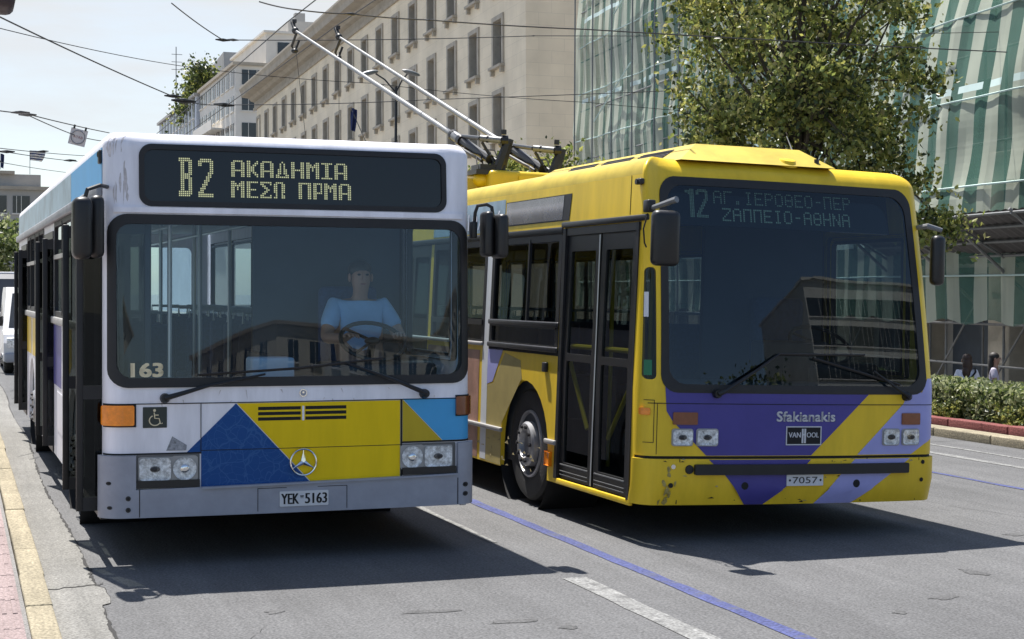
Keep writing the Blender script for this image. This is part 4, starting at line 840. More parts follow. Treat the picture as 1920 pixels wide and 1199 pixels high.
# ---- yellow trolleybus on the right
def trolleybus():
    bus = empty('trolleybus', (5.8777, 10.4857, 0), .018, 'yellow and purple trolleybus with number 7057 and two long roof poles', 'trolleybus', 'buses side by side')
    bus.rotation_euler = (0, .025, .018)
    hw, LN = 1.25, 12.0; S = front_surface(hw, .07, .13, .13, 2.80, .14, chin=(.375, .45), rake2=.03); SL_, SR_ = sideS(-1, hw), sideS(1, hw)
    XF = lambda p: (p[0]*(1-.018*max(0, p[2]-1.1)), p[1], p[2])
    B_ = lambda b, n, par=bus, smooth=35: b.build(n, par, smooth, xf=XF)
    ws = [(u, z) for u, z in rrect(-1.095, 1.115, 1.10, 2.675, .13)]; ws = [(u*(1 if z < 1.6 else 1-.012*(z-1.6)), z-(.05*(u/1.1)**2 if z > 2.4 else 0)) for u, z in ws]
    grow = lambda l, k: [(u+(k if u > 0 else -k), z+(k if z > 1.9 else -k)) for u, z in l]
    qw = rrect(-1.236, -1.15, 1.17, 1.98, .035)
    b = MB(); b.sheet(S, [[(-hw, .62), (hw, .62), (hw, 2.80), (-hw, 2.80)], ws, qw], 0, .03, YELR, cut=.12, ucuts=S.uc, zcuts=S.zc)
    b.sheet(S, [[(-hw, .27), (hw, .27), (hw, .60), (-hw, .60)]], .02, .06, YELR, cut=.1, ucuts=S.uc)
    b.sheet(S, [[(-hw, .59), (hw, .59), (hw, .63), (-hw, .63)]], -.005, .02, SEAM, cut=.1, ucuts=S.uc)
    d, t = .003, .002
    P_up = [(-1.085, 1.14), (-1.07, .945), (-1.02, .87), (-.845, .71), (-.755, .624), (.10, .624), (.60, 1.085), (.60, 1.095), (-1.0, 1.095)]
    b.sheet(S, [P_up], d, t, PURP, cut=.1); b.sheet(S, [[(-.74, .596), (-.602, .474), (-.43, .272), (-.28, .272), (-.11, .40), (-.03, .48), (.09, .596)]], d+.02, t, PURP, cut=.1, zcuts=(.375,))
    L_up = [(.955, 1.095), (.917, 1.01), (.505, .626), (1.0, .626), (1.12, .70), (1.245, .76), (1.245, 1.2), (1.15, 1.2), (1.115, 1.14), (1.09, 1.095)]
    b.sheet(S, [L_up], d, t, LAV, cut=.08, ucuts=S.uc); b.sheet(S, [[(.475, .596), (.349, .479), (.15, .272), (.47, .272), (.793, .478), (.974, .596)]], d+.02, t, LAV, cut=.1, zcuts=(.375,))
    b.sheet(S, [[(-1.2, .998), (1.235, .998), (1.235, 1.003), (-1.2, 1.003)]], d+.003, .004, SEAM, cut=.1, ucuts=S.uc)
    b.sheet(S, [[(-1.141, .632), (-1.137, .632), (-1.137, 1.0), (-1.141, 1.0)]], d, .004, SEAM, cut=0); b.sheet(S, [[(-.968, .28), (-.962, .28), (-.962, .60), (-.968, .60)]], .023, .004, SEAM, cut=0); b.sheet(S, [[(1.06, .28), (1.065, .28), (1.065, .60), (1.06, .60)]], .023, .004, SEAM, cut=0)
    for x0, x1, za, zb_ in ((-1.222, -1.16, 1.02, 1.024), (-1.222, -1.16, .715, .719), (-1.163, -1.159, .715, 1.024)): b.sheet(S, [[(x0, za), (x1, za), (x1, zb_), (x0, zb_)]], d, .003, SEAM, cut=.03, ucuts=S.uc)
    rs = random.Random(21); DU = mat('road_dust', (.40, .33, .16), .8, var=.4, vs=20)
    for k in range(44):
        u0 = rs.uniform(-1.1, 1.15); z0 = rs.choice((rs.uniform(.28, .34), rs.uniform(.57, .595), rs.uniform(.40, .48))); w_ = rs.uniform(.008, .05); b.sheet(S, [[(u0, z0), (u0+w_, z0+rs.uniform(-.006, .006)), (u0+w_*.6, z0+rs.uniform(.004, .012))]], .0218, .001, DU if k % 3 else SEAM, cut=0)
    for k in range(24):
        v0 = rs.uniform(1.75, 3.6); z0 = rs.uniform(.26, .5); b.sheet(SL_, [[(v0, z0), (v0+rs.uniform(.02, .12), z0+rs.uniform(-.01, .01)), (v0+.03, z0+rs.uniform(.008, .03))]], .0045, .001, DU, cut=0)
    SC = mat('scuffed_paint', (.38, .30, .09), .6, var=.5, vs=30)
    rs = random.Random(4)
    for k in range(16):
        cu, cz = rs.gauss(-1.06, .035), rs.uniform(.29, .53); b.sheet(S, [[(cu+rs.uniform(.003, .018)*math.cos(a), cz+rs.uniform(.006, .03)*math.sin(a)) for a in (0, .9, 1.8, 2.7, 3.6, 4.5, 5.4)]], .022, .001, SC, cut=0)
    # sides
    arch = lambda c, r=.575: [(c+r*math.cos(R_(180-12*k)), .46+r*math.sin(R_(180-12*k))) for k in range(16)]
    z1 = 2.66; zb = .24; wins = [(1.79, 3.40, 1.32, 2.24), (3.62, 5.2, 1.32, 2.24), (6.75, 8.2, 1.32, 2.24), (8.4, 9.9, 1.32, 2.24)]
    fr = [(S(-hw, z)[1], z) for z in (z1, 2.4, 2.0, 1.6, 1.15, .62)]
    b.sheet(SL_, [fr+[(S(-hw, .6)[1], .27), (.285, .27), (.285, 2.31), (1.68, 2.31), (1.68, zb), (1.90, zb)]+arch(2.47)+[(3.05, zb), (5.35, zb), (5.35, 2.31), (6.6, 2.31), (6.6, zb), (7.8, zb)]+arch(8.4)+[(9.0, zb), (LN, zb), (LN, z1)]]+[rrect(a, c, p, q, .03) for a, c, p, q in wins], 0, .04, YELR, cut=0)
    w2 = [(.5, 1.6, 1.2, 2.3)]+[(1.8+1.6*k, 3.3+1.6*k, 1.32, 2.24) for k in range(6)]
    b.sheet(SR_, [[(S(hw, z)[1], z) for z in (z1, 2.4, 2.0, 1.6, 1.15, .62)]+[(.3, zb), (1.9, zb)]+arch(2.47)+[(3.05, zb), (7.8, zb)]+arch(8.4)+[(9.0, zb), (LN, zb), (LN, z1)]]+[rrect(a, c, p, q, .03) for a, c, p, q in w2], 0, .04, YELR, cut=0)
    b.sheet(lambda u, z, dd: Vector((u, LN+dd, z)), [[(-hw, .3), (hw, .3), (hw, 2.66), (-hw, 2.66)]], 0, .03, YELR, cut=0)
    def film(pts, m, o=.003): b.sheet(SL_, [pts], o, .002, m, cut=0)
    film([(3.17, 2.34), (5.3, 2.34), (5.3, 2.62), (3.17, 2.62)], ICE); film([(3.68, .26), (5.3, .26), (5.3, 1.25), (3.68, 1.25)], PINK); film([(3.445, .26), (3.60, .26), (3.60, 2.26), (3.445, 2.26)], mat('pale_pillar', (.62, .64, .66), .4, var=.12))
    film([(3.05, 1.28), (3.45, 1.28), (3.45, .95), (3.3, .98)], LAV); film([(2.55, 1.05), (3.04, .62), (3.04, .25), (3.45, .25), (3.45, .94), (3.28, .97), (3.0, 1.25), (2.6, 1.2)], TAN, .002)
    film([(1.72, 1.27), (3.44, 1.27), (3.44, 1.315), (1.72, 1.315)], SEAM)
    b.box(-hw-.03, -hw, 3.0, LN, .545, .585, SIDEG, bev=.01); b.box(-hw-.03, -hw, 1.70, 1.93, .545, .585, SIDEG, bev=.01)
    for z in (1.295, 1.5): b.box(-hw-.025, -hw, 1.74, 3.44, z, z+.045, DARKM, bev=.012)
    b.box(-hw-.022, -hw, 3.60, 11.9, 1.295, 1.33, SIDEG, bev=.01); b.box(-hw-.02, -hw, 1.74, 11.9, 2.27, 2.325, PLAST, bev=.012); b.box(-hw-.03, -hw, .1, 1.74, 2.315, 2.36, PLAST, bev=.012)
    b.sheet(SL_, [[(.448, 2.37), (.453, 2.37), (.453, 2.66), (.448, 2.66)]], .003, .003, SEAM, cut=0)
    b.box(-hw-.012, -hw+.02, .24, 1.68, .24, .285, YELR, bev=.008)
    B_(b, 'body')
    b = MB(); bus_roof(b, S, LN, ROOFY, .04)
    for k in range(9): b.tube([(-1.04, 1.0+.55*k, 2.805), (-1.04, 1.0+.55*k, 2.815)], .012, YELR, 8)
    B_(b, 'roof')
    b = MB(); base = [(-.88, .33), (.42, .30), (.46, 3.6), (-.88, 3.6)]; topl = [(-.62, .62), (.26, .58), (.30, 3.5), (-.62, 3.5)]
    vs = [(u, v, 2.79) for u, v in base]+[(u, v, 2.945) for u, v in topl]; b.add(vs, [(0, 1, 5, 4), (1, 2, 6, 5), (2, 3, 7, 6), (3, 0, 4, 7), (4, 5, 6, 7)], ROOFY); b.box(-.12, .3, .85, 1.7, 2.93, 2.975, ROOFY, bev=.012); pod = b.build('roof_pod', bus, smooth=50); bv = pod.modifiers.new('bevel', 'BEVEL'); bv.width = .045; bv.segments = 4; bv.limit_method = 'ANGLE'; bv.angle_limit = R_(20)
    for k in range(3):
        a, c = .78+.74*k, 1.36+.74*k; f = lambda v, h: Vector((-.88+.26*h-.004, v+.1*h, 2.79+.155*h+.003)); q = MB(); q.add([f(a, .22), f(c, .22), f(c, .82), f(a, .82)], [(0, 1, 2, 3)], SEAM)
        for j in range(5): q.tube([f(a, .28+.11*j)+Vector((-.004, 0, 0)), f(c, .28+.11*j)+Vector((-.004, 0, 0))], .004, DARKM, 4)
        q.build('vent', pod, smooth=0)
    q = MB(); q.lathe([(0, .05), (.06, .045), (.085, .0)], (.05, .40, 2.80), (0, -.3, 1), YELR, 16); q.build('lamp_dome', bus)
    q = MB(); q.tube([(.28, .7, 2.93), (.30, .85, 3.08)], [.006, .003], STEEL, 6); q.tube([(.28, .7, 2.92), (.28, .7, 2.95)], .014, PLAST, 8); q.build('antenna', bus)
    q = MB(); q.tube([(.30, .38, 2.80), (.30, .38, 2.86)], .02, PLAST, 8); q.build('roof_sensor', bus)
    # windows
    b = MB(); b.sheet(S, [grow(ws, .022), grow(ws, -.04)], .006, .03, BLK, cut=.12, ucuts=S.uc, zcuts=S.zc); B_(b, 'windscreen_seal')
    b = MB(); b.sheet(S, [grow(ws, .005)], .0, 0, WSGR, cut=.06, ucuts=S.uc); B_(b, 'windscreen')
    b = MB(); b.sheet(S, [qw], -.004, 0, DARKGL, cut=.03, ucuts=S.uc); q_ = B_(b, 'quarter_window')
    b = MB(); b.sheet(S, [[(-1.226, 1.20), (-1.18, 1.20), (-1.18, 1.31), (-1.226, 1.31)]], .002, .001, mat('green_sticker', (.01, .16, .07), .5, var=.1), cut=.02, ucuts=S.uc); b.sheet(S, [[(-1.232, 1.62), (-1.205, 1.62), (-1.205, 1.80), (-1.232, 1.80)]], .002, .001, PLATE, cut=.02, ucuts=S.uc); B_(b, 'sticker', q_)
    # destination display behind the glass
    SD = lambda u, z, dd: S(u, z, dd-.10)
    b = MB(); b.sheet(SD, [[(-.95, 2.33), (.98, 2.33), (.98, 2.63), (-.95, 2.63)]], -.006, .02, DISP, cut=.12); dp = B_(b, 'destination_display')
    b = MB(); b.dots(SD, BIG_1, -.835, 2.598, .0125, .0108, 0, LEDR, .7); b.dots(SD, BIG_2, -.745, 2.598, .0125, .0108, 0, LEDR, .7)
    b.dots(SD, row7('AG.IEROTEO-PER'), -.60, 2.592, .0148, .0145, 0, LEDR, .6); b.dots(SD, row7('ZAPPEIO-ATHNA'), -.53, 2.462, .0148, .0145, 0, LEDR, .75); B_(b, 'display_lettering', dp, 0)
    # inside
    b = MB(); b.sheet(S, [[(-hw+.01, .62), (hw-.01, .62), (hw-.01, 2.72), (-hw+.01, 2.72)], ws, qw], -.036, 0, INT_D, cut=.15, ucuts=S.uc); B_(b, 'front_lining')
    b = MB(); b.box(-1.0, 1.0, .46, .62, 2.66, 2.68, INT_D); b.box(-1.17, 1.17, .35, 11.8, .3, .36, INT_FL); b.box(-1.1, 1.1, .6, 11.8, 2.52, 2.56, INT_D); b.box(1.13, 1.16, 1.7, 11.8, .36, 1.3, INT_D); b.box(-1.18, -1.15, 1.72, 5.3, .36, 1.28, INT_D); b.box(-1.18, -1.15, 6.62, 11.8, .36, 1.28, INT_D); b.box(-1.15, -.65, 1.9, 3.05, .36, 1.1, INT_D); b.box(.65, 1.15, 1.9, 3.05, .36, 1.1, INT_D); b.box(-1.15, 1.15, 11.3, 11.85, .36, 2.5, INT_D)
    b.box(.0, 1.15, 1.62, 1.68, .36, 2.5, INT_D); B_(b, 'interior')
    b = MB(); b.box(-.9, 1.1, .28, .62, .5, 1.15, INT_D, bev=.04); b.box(-.1, .45, .42, .62, 1.1, 1.46, PLAST, bev=.03); b.box(.3, .95, .4, .68, 1.1, 1.3, PLAST, bev=.05); b.build('dashboard', bus)
    steering(bus, .55, .66, 1.43, .25)
    b = MB(); b.box(.3, .8, .95, 1.4, .75, .88, SEATF, bev=.04); b.box(.32, .78, 1.3, 1.44, .88, 1.8, SEATF, bev=.05); b.build('driver_seat', bus)
    for k in range(8):
        for u in (-.9, -.48, .48, .9):
            v = 3.4+.85*k
            if u < 0 and 4.9 < v < 6.7: continue
            seat(bus, u, v, .82)
    for u, v in ((-.75, 1.8), (-.35, 1.9), (-.3, 3.2), (.3, 3.2), (-.3, 5.0), (.3, 5.2), (-.3, 7), (.3, 7.4)):
        b = MB(); b.tube([(u, v, .36), (u, v, 2.52)], .018, HANDR, 8); b.build('handrail', bus)
    # front door, two leaves with yellow rails inside
    b = MB(); b.box(-hw-.006, -hw+.03, .24, 1.68, 2.25, 2.31, PLAST); b.box(-hw-.014, -hw+.03, .255, .30, .28, 2.31, BLK); b.box(-hw-.014, -hw+.03, 1.67, 1.73, .28, 2.31, BLK); B_(b, 'door_frame')
    for v0, v1, s in ((.305, .965, 1), (.995, 1.665, -1)):
        b = MB(); b.sheet(SL_, [[(v0, .29), (v1, .29), (v1, 2.25), (v0, 2.25)], rrect(v0+.085, v1-.085, .42, 1.24, .02), rrect(v0+.085, v1-.085, 1.30, 2.12, .02)], -.012, .03, PLAST, cut=0)
        b.tube([(-hw-.004, v0-.012, .3), (-hw-.004, v0-.012, 2.24)], .006, ALU, 6)
        for z in (.40, .35, .32): b.box(-hw-.006, -hw+.0, v0+.05, v1-.05, z, z+.009 if z == .40 else z+.005, STEEL)
        dr = B_(b, 'door_leaf')
        g = MB(); g.sheet(SL_, [rrect(v0+.07, v1-.07, .41, 2.13, .02)], -.025, 0, DARKGL, cut=0); B_(g, 'pane', dr)
        g = MB(); g.tube([(-hw+.05, v0+.1, 1.36), (-hw+.05, v1-.1, 1.36)], .02, HANDR, 8)
        g.tube([(-hw+.05, v1-.09 if s > 0 else v1-.06, 1.22 if s > 0 else 1.25), (-hw+.05, v0+.2, .72)] if s < 0 else [(-hw+.05, v0+.1, 1.1), (-hw+.05, v1-.18, .68)], .018, HANDR, 8); B_(g, 'door_rail', dr)
    b = MB(); b.sheet(SL_, [[(5.37, .27), (6.58, .27), (6.58, 2.3), (5.37, 2.3)]], -.012, .03, PLAST, cut=0); b.sheet(SL_, [rrect(5.45, 5.93, .5, 2.15, .03)], -.01, 0, DARKGL, cut=0); b.sheet(SL_, [rrect(6.02, 6.5, .5, 2.15, .03)], -.01, 0, DARKGL, cut=0); B_(b, 'rear_door')
    def swin(a, c, p, q, sg, bars=(), hb=None):
        SS = sideS(sg, hw); b = MB(); b.sheet(SS, [rrect(a-.04, c+.04, p-.02, q+.03, .03), rrect(a+.03, c-.03, p+.03, q-.03, .02)], .006, .05, BLK, cut=0)
        for v in bars: b.box(sg*hw-.012, sg*hw+.012, v-.014, v+.014, hb or p, q, BLK)
        if hb: b.box(sg*hw-.02, sg*hw+.006, a, c, hb-.03, hb+.02, BLK)
        w = B_(b, 'side_window'); g = MB(); g.sheet(SS, [rrect(a, c, p, q, .02)], -.012, 0, DARKGL, cut=0); B_(g, 'pane', w)
    for a, c, p, q in wins: swin(a, c, p, q, -1, ((a+c)/2-.1,), 1.515)
    for a, c, p, q in w2: swin(a, c, p, q, 1)
    b = MB(); b.sheet(SL_, [[(1.64, 2.375), (3.14, 2.375), (3.14, 2.59), (1.60, 2.59)]], .004, .01, BLK, cut=0); b.sheet(SL_, [[(1.78, 2.385), (3.13, 2.385), (3.13, 2.582), (1.76, 2.582)]], .006, .002, mat('side_display', (.1, .1, .11), .15, var=.6, vs=4, coat=.5), cut=0); B_(b, 'side_display')
    b = MB(); [b.text(lambda u, z, dd: SL_(7.6-u, z, dd), s, 7.6-v1, 7.6-v0, 2.37, 2.53, .007, WHITE) for s, v0, v1 in (('10AW', 3.3, 4.2),)]; B_(b, 'side_lettering', bus, 0)
    # lamps and fittings on the front
    for a, c, z0, z1_ in ((-1.02, -.87, .70, .812), (-.832, -.674, .70, .814), (.73, .875, .70, .814), (.91, 1.06, .70, .812)): headlight(bus, S, a, c, z0, z1_)
    for a, c, z0, z1_, m in ((-1.022, -.832, .848, .938, AMBD), (.90, 1.07, .85, .938, AMBD), (-1.238, -1.185, .915, .965, AMB)):
        b = MB(); b.sheet(S, [rrect(a, c, z0, z1_, .008)], .014, .014, m, cut=.03, ucuts=S.uc); B_(b, 'indicator_lamp')
    for sg in (-1, 1):
        b = MB(); b.box(sg*(hw+.0), sg*(hw+.025), 1.80, 1.90, .37, .48, AMB, bev=.006) if sg < 0 else b.box(hw, hw+.025, 1.8, 1.9, .37, .48, AMB, bev=.006); B_(b, 'side_marker')
    b = MB(); b.box(-hw-.03, -hw, 1.94, 2.02, 1.13, 1.21, PLAST, bev=.008); B_(b, 'door_button')
    b = MB(); b.tube([(-hw-.05, .27, 2.60), (-hw+.0, .27, 2.60)], .022, PLAST, 8); b.box(-hw-.04, -hw, .22, .31, 2.58, 2.625, PLAST, bev=.012); B_(b, 'side_lamp')
    b = MB(); b.sheet(S, [rrect(-.855, .95, .487, .563, .012)], .05, .035, BLK, cut=.1); b.lathe([(0, .015), (.03, .012), (.034, 0)], S(-.89, .525, .02), (0, -1, 0), BLK, 14); B_(b, 'rubber_strip')
    for u, z, r in ((-.451, .405, .028), (.49, .412, .03), (1.10, .565, .016), (1.09, .43, .016), (-1.03, .41, .018)):
        b = MB(); b.sheet(S, [circ(u, z, r, 16)], .0245, .003, SEAM, cut=0); B_(b, 'bumper_hole')
    b = MB(); b.sheet(S, [circ(-1.015, .545, .017, 14)], .028, .008, CHROME, cut=0); B_(b, 'bolt')
    b = MB(); b.sheet(S, [rrect(-.114, .194, .402, .484, .005)], .03, .008, PLATE, cut=0); b.text(S, '7057', -.065, .145, .42, .468, .0315, DARKM); b.sheet(S, [circ(-.088, .443, .009, 10)], .0312, 0, SEAM, cut=0); b.sheet(S, [circ(.17, .443, .009, 10)], .0312, 0, SEAM, cut=0); B_(b, 'number_plate')
    b = MB()
    for k in (-.0025, 0, .0025):
        for j in (-.0018, .0018): b.text(S, 'Sfakianakis', -.198+k, .294+k, .876+j, .948+j, .0075+k*.2, mat('silver_letters', (.55, .56, .6), .35, var=.05))
    b.text(S, 'Sfakianakis', -.194, .300, .872, .944, .0055, SEAM); B_(b, 'maker_lettering')
    b = MB(); b.sheet(S, [[(-.118, .70), (.181, .70), (.181, .84), (-.118, .84)]], .006, .005, SEAM, cut=0); SV = MT['silver_letters']
    for l_ in ([(-.118, .70), (.181, .70), (.181, .708), (-.118, .708)], [(-.118, .832), (.181, .832), (.181, .84), (-.118, .84)], [(-.118, .708), (-.11, .708), (-.11, .832), (-.118, .832)], [(.173, .708), (.181, .708), (.181, .832), (.173, .832)]): b.sheet(S, [l_], .008, .004, SV, cut=0)
    for k in (-.0015, .0015): b.text(S, 'VAN', -.096+k, .004+k, .757, .795, .008, SV); b.text(S, 'OOL', .056+k, .158+k, .757, .795, .008, SV)
    for x in (.014, .035): b.sheet(S, [[(x, .715), (x+.014, .715), (x+.014, .822), (x, .822)]], .008, .003, SV, cut=0)
    b.sheet(S, [[(.014, .772), (.049, .772), (.049, .784), (.014, .784)]], .0085, .003, SV, cut=0); B_(b, 'maker_plate')
    wiper(bus, S, (-.69, 1.075), (-.40, 1.235), (-.19, 1.365), (-.19, 1.365), (.55, 1.37)); wiper(bus, S, (.93, 1.065), (.86, 1.10), (.62, 1.25), (.86, 1.15), (.1, 1.34))
    mirror(bus, (-1.35, -1.14, -.26, -.16, 1.98, 2.37), ([(-1.22, .12, 2.40), (-1.23, -.05, 2.41), (-1.17, -.22, 2.45)], [.016, .02, .024], STEEL))
    mirror(bus, (1.205, 1.315, .10, .2, 1.92, 2.31), ([(1.13, .40, 2.36), (1.2, .2, 2.38), (1.3, .16, 2.35)], [.014, .022, .018], STEEL))
    b = MB(); b.box(-1.265, -1.20, .05, .14, 2.37, 2.46, PLAST, bev=.012); b.tube([(-1.25, .08, 2.36), (-1.29, .06, 2.25), (-1.27, .08, 2.15), (-1.245, .1, 2.12)], .006, SEAM, 6); b.build('mirror_bracket', bus)
    for v in (2.47, 8.4):
        wheel(bus, -1.2, v, .49, -1); wheel(bus, 1.2, v, .49, 1)
        b = MB(); b.lathe([(.63, 0), (.63, .5), (0, .5)], (-1.24, v, .49), (1, 0, 0), SEAM, 28); b.build('wheel_well', bus); b = MB(); b.lathe([(.63, 0), (.63, .5), (0, .5)], (1.24, v, .49), (-1, 0, 0), SEAM, 28); b.build('wheel_well', bus)
    b = MB(); b.box(-1.1, 1.1, .6, 11.6, .21, .30, SEAM); b.build('underframe', bus)
    # roof gear
    YC = mat('roof_box_yellow', (.66, .46, .012), .4, var=.15)
    b = MB(); b.box(-.62, .5, 5.35, 6.3, 2.83, 3.08, YC, bev=.05); b.box(-.30, .05, 5.33, 5.36, 2.88, 3.03, YC); b.box(-.16, -.08, 5.325, 5.335, 2.93, 2.99, PLATE); b.ell((-.62, 5.55, 2.98), (.12, .1, .09), YC); b.build('roof_box', bus)
    b = MB(); b.prism([(-1.08, 5.55, 2.81), (-.66, 5.55, 2.81), (-.74, 5.55, 2.99), (-1.06, 5.55, 2.99)], (0, 1.1, 0), ROOFY); b.build('roof_hatch', bus); b = MB(); b.box(-1.1, .9, 6.8, 11.5, 2.83, 2.92, YELR, bev=.03); b.build('roof_cover', bus)
    for (pu, bz, tip) in ((-.55, 3.20, (-1.30, 11.85, 5.44)), (.05, 3.13, (-.72, 11.65, 5.37))):
        P = Vector((pu, 5.55, bz)); T = Vector(tip); dr = (T-P).normalized(); A = P+dr*.75
        b = MB(); b.tube([A, A+dr*.25], .055, STEEL, 12); b.tube([A+dr*.2, P.lerp(T, .55), T], [.033, .028, .018], STEEL, 12); b.tube([A-dr*.02, A+dr*.05], .066, PLAST, 12); b.tube([A+dr*.22, A+dr*.27], .06, PLAST, 12); po = b.build('trolley_pole', bus)
        b = MB(); b.tube([P, A+dr*.02], .05, PLAST, 10); b.tube([P+Vector((.07, -.05, -.02)), A+Vector((.07, 0, -.03))], .022, PLAST, 8); b.tube([P+Vector((-.09, 0, -.02)), A+Vector((-.06, 0, -.06))], .02, PLAST, 8)
        q = P+Vector((.16, -.1, .2)); b.tube([P+Vector((.06, -.06, -.14)), q], [.06, .045], PLAST, 6); b.tube([P+Vector((.12, -.02, -.14)), q+Vector((.05, .05, .02))], [.035, .03], DARKM, 6)
        b.tube([q, q+Vector((-.07, .02, .0))], .055, PLAST, 10); b.tube([q+Vector((-.07, .02, 0)), q+Vector((-.26, .14, .02))], .036, STEEL, 10); b.tube([q+Vector((-.26, .14, .02)), A+Vector((0, 0, .05))], .024, PLAST, 8); b.tube([q+Vector((-.18, .1, .015)), q+Vector((-.2, .11, .017))], .044, PLAST, 10)
        b.tube([q+Vector((-.05, 0, .06)), q+Vector((-.05, 0, .11))], .03, PLAST, 8); b.tube([q+Vector((-.25, .12, -.02)), q+Vector((-.12, .1, -.22)), P+Vector((.02, 0, -.06))], .016, PLAST, 6)
        b.box(pu-.2, pu+.22, 5.4, 5.8, bz-.17, bz-.12, DARKM); b.box(pu-.14, pu+.14, 5.45, 5.75, bz-.13, bz-.06, PLAST)
        for k in range(5): b.tube([P+Vector((-.15+.07*k, -.05, -.12)), P+Vector((-.12+.05*k, .1, .03+.02*k)), A+Vector((-.06+.03*k, 0, -.08))], .008, SEAM, 5)
        b.build('pole_base', po)
        b = MB(); h = T; b.ell(h, (.05, .06, .05), PLAST); b.tube([h, h+Vector((-.02, .12, .14))], .03, PLAST, 8); b.box(h.x-.03, h.x+.03, h.y+.06, h.y+.2, h.z+.12, h.z+.17, DARKM)
        b.tube([h+Vector((0, -.1, -.04)), h+Vector((-.04, .02, -.22)), h+Vector((.03, .12, -.28)), h+Vector((.08, .1, -.12))], .018, PLAST, 6); b.ell(h+Vector((.02, .1, -.27)), (.05, .06, .035), PLAST); b.build('collector_head', po)
        b = MB(); b.tube([h+Vector((.02, .05, -.2)), Vector((h.x*.75, 12.15, 3.5)), Vector((h.x*.6, 12.1, 1.4))], .004, DARKM, 5); b.build('rope', po)
    return bus
trolleybus()

# ------------------------------------------------------------------ people
def skin(name, joints, edges, m, parent, sub=2, root=None):
    ks = list(joints); me = bpy.data.meshes.new(name); me.from_pydata([joints[k][0] for k in ks], [(ks.index(a), ks.index(b)) for a, b in edges], [])
    me.materials.append(m); o = bpy.data.objects.new(name, me); col.objects.link(o)
    if parent: o.parent = parent
    md = o.modifiers.new('skin', 'SKIN'); md.use_smooth_shade = True; s = o.modifiers.new('sub', 'SUBSURF'); s.levels = sub; s.render_levels = sub
    if not me.skin_vertices: me.skin_vertices.data if False else None
    sv = me.skin_vertices[0].data if len(me.skin_vertices) else None
    if sv is None:
        bm = bmesh.new(); bm.from_mesh(me); bm.verts.layers.skin.verify(); bm.to_mesh(me); bm.free(); sv = me.skin_vertices[0].data
    for i, k in enumerate(ks):
        r = joints[k][1]; sv[i].radius = r if isinstance(r, tuple) else (r, r); sv[i].use_root = (k == (root or ks[0]))
    return o
def chain(*ks): return list(zip(ks[:-1], ks[1:]))
def figure(root, J, hands=True, f=-1, m=SKIN):
    """one continuous skinned body; J gives hip..ankle joints, fingers are grown from each hand, f = facing along y"""
    E_ = chain('hip', 'belly', 'chest', 'neck0', 'neck', 'jaw', 'face', 'crown')
    for s in 'LR':
        E_ += chain('chest', 'sh'+s, 'el'+s, 'wr'+s, 'ha'+s)+chain('hip', 'th'+s, 'kn'+s, 'an'+s, 'to'+s)
        if hands:
            h = Vector(J['ha'+s][0]); d = (h-Vector(J['wr'+s][0])).normalized(); sd = Vector((1, 0, 0)); sd = (sd-d*sd.dot(d)).normalized(); nn = d.cross(sd)
            for k in range(4):
                o = h+sd*(.026*(k-1.5))*1.0; l = (.07, .085, .08, .06)[k]; a, b, c = o+d*.03, o+d*(.03+l*.5)-nn*.012, o+d*(.03+l*.75)-nn*.04
                for q, p, r in (('a', a, .0095), ('b', b, .0085), ('c', c, .0075)): J[f'f{s}{k}{q}'] = (p, r)
                E_ += chain('ha'+s, f'f{s}{k}a', f'f{s}{k}b', f'f{s}{k}c')
            t = 1 if s == 'L' else -1; a = h-d*.015+sd*.035*t; b = h+d*.03+sd*.055*t-nn*.02; J['t'+s+'a'] = (a, .011); J['t'+s+'b'] = (b, .009); E_ += chain('ha'+s, 't'+s+'a', 't'+s+'b')
    body = skin('body', J, E_, m, root)
    c = Vector(J['face'][0]); b = MB(); fy = f*.088
    b.prism([c+Vector((-.014, fy*.9, -.02)), c+Vector((.014, fy*.9, -.02)), c+Vector((0, fy*.86, .035))], (0, f*.022, -.004), m); b.build('nose', body)
    for s in (-1, 1):
        b = MB(); b.ell(c+Vector((s*.032, fy*.86, .022)), (.013, .008, .008), SEAM, 8, 6); b.build('eye', body)
        b = MB(); b.ell(c+Vector((s*.085, -f*.005, .0)), (.012, .022, .033), m, 8, 6); b.build('ear', body)
    b = MB(); b.ell(c+Vector((0, fy*.86, -.048)), (.024, .008, .006), mat('lips', (.3, .12, .1), .5, var=.05), 8, 6); b.build('mouth', body)
    return body
def V(*a): return Vector(a)
dp_ = empty('person', (2.177+.70, 10.7051+1.1, 1.14), .0108, 'driver in a pale blue shirt seated behind the windscreen of the white bus', 'person')
J = {'hip': (V(0, .10, .10), .155), 'belly': (V(0, .07, .27), .15), 'chest': (V(0, .04, .46), (.175, .13)), 'neck0': (V(0, .0, .605), .075), 'neck': (V(0, -.02, .655), .056), 'jaw': (V(0, -.045, .715), .066), 'face': (V(0, -.035, .785), (.083, .098)), 'crown': (V(0, -.02, .865), (.068, .08))}
for s, t in (('L', 1), ('R', -1)):
    J.update({'sh'+s: (V(.19*t, .02, .565), .068), 'el'+s: (V(.29*t, -.12, .33), .048), 'wr'+s: (V(.20*t, -.37, .34), .032), 'ha'+s: (V(.185*t, -.43, .36), (.04, .022)), 'th'+s: (V(.12*t, -.08, .09), .095), 'kn'+s: (V(.15*t, -.34, .06), .065), 'an'+s: (V(.15*t, -.36, -.36), .045), 'to'+s: (V(.15*t, -.50, -.40), .04)})
bd = figure(dp_, J)
sj = {k: (J[k][0], tuple(x+.02 for x in (J[k][1] if isinstance(J[k][1], tuple) else (J[k][1],)*2))) for k in ('hip', 'belly', 'chest')}
sj['neck0'] = (V(0, .005, .585), .088)
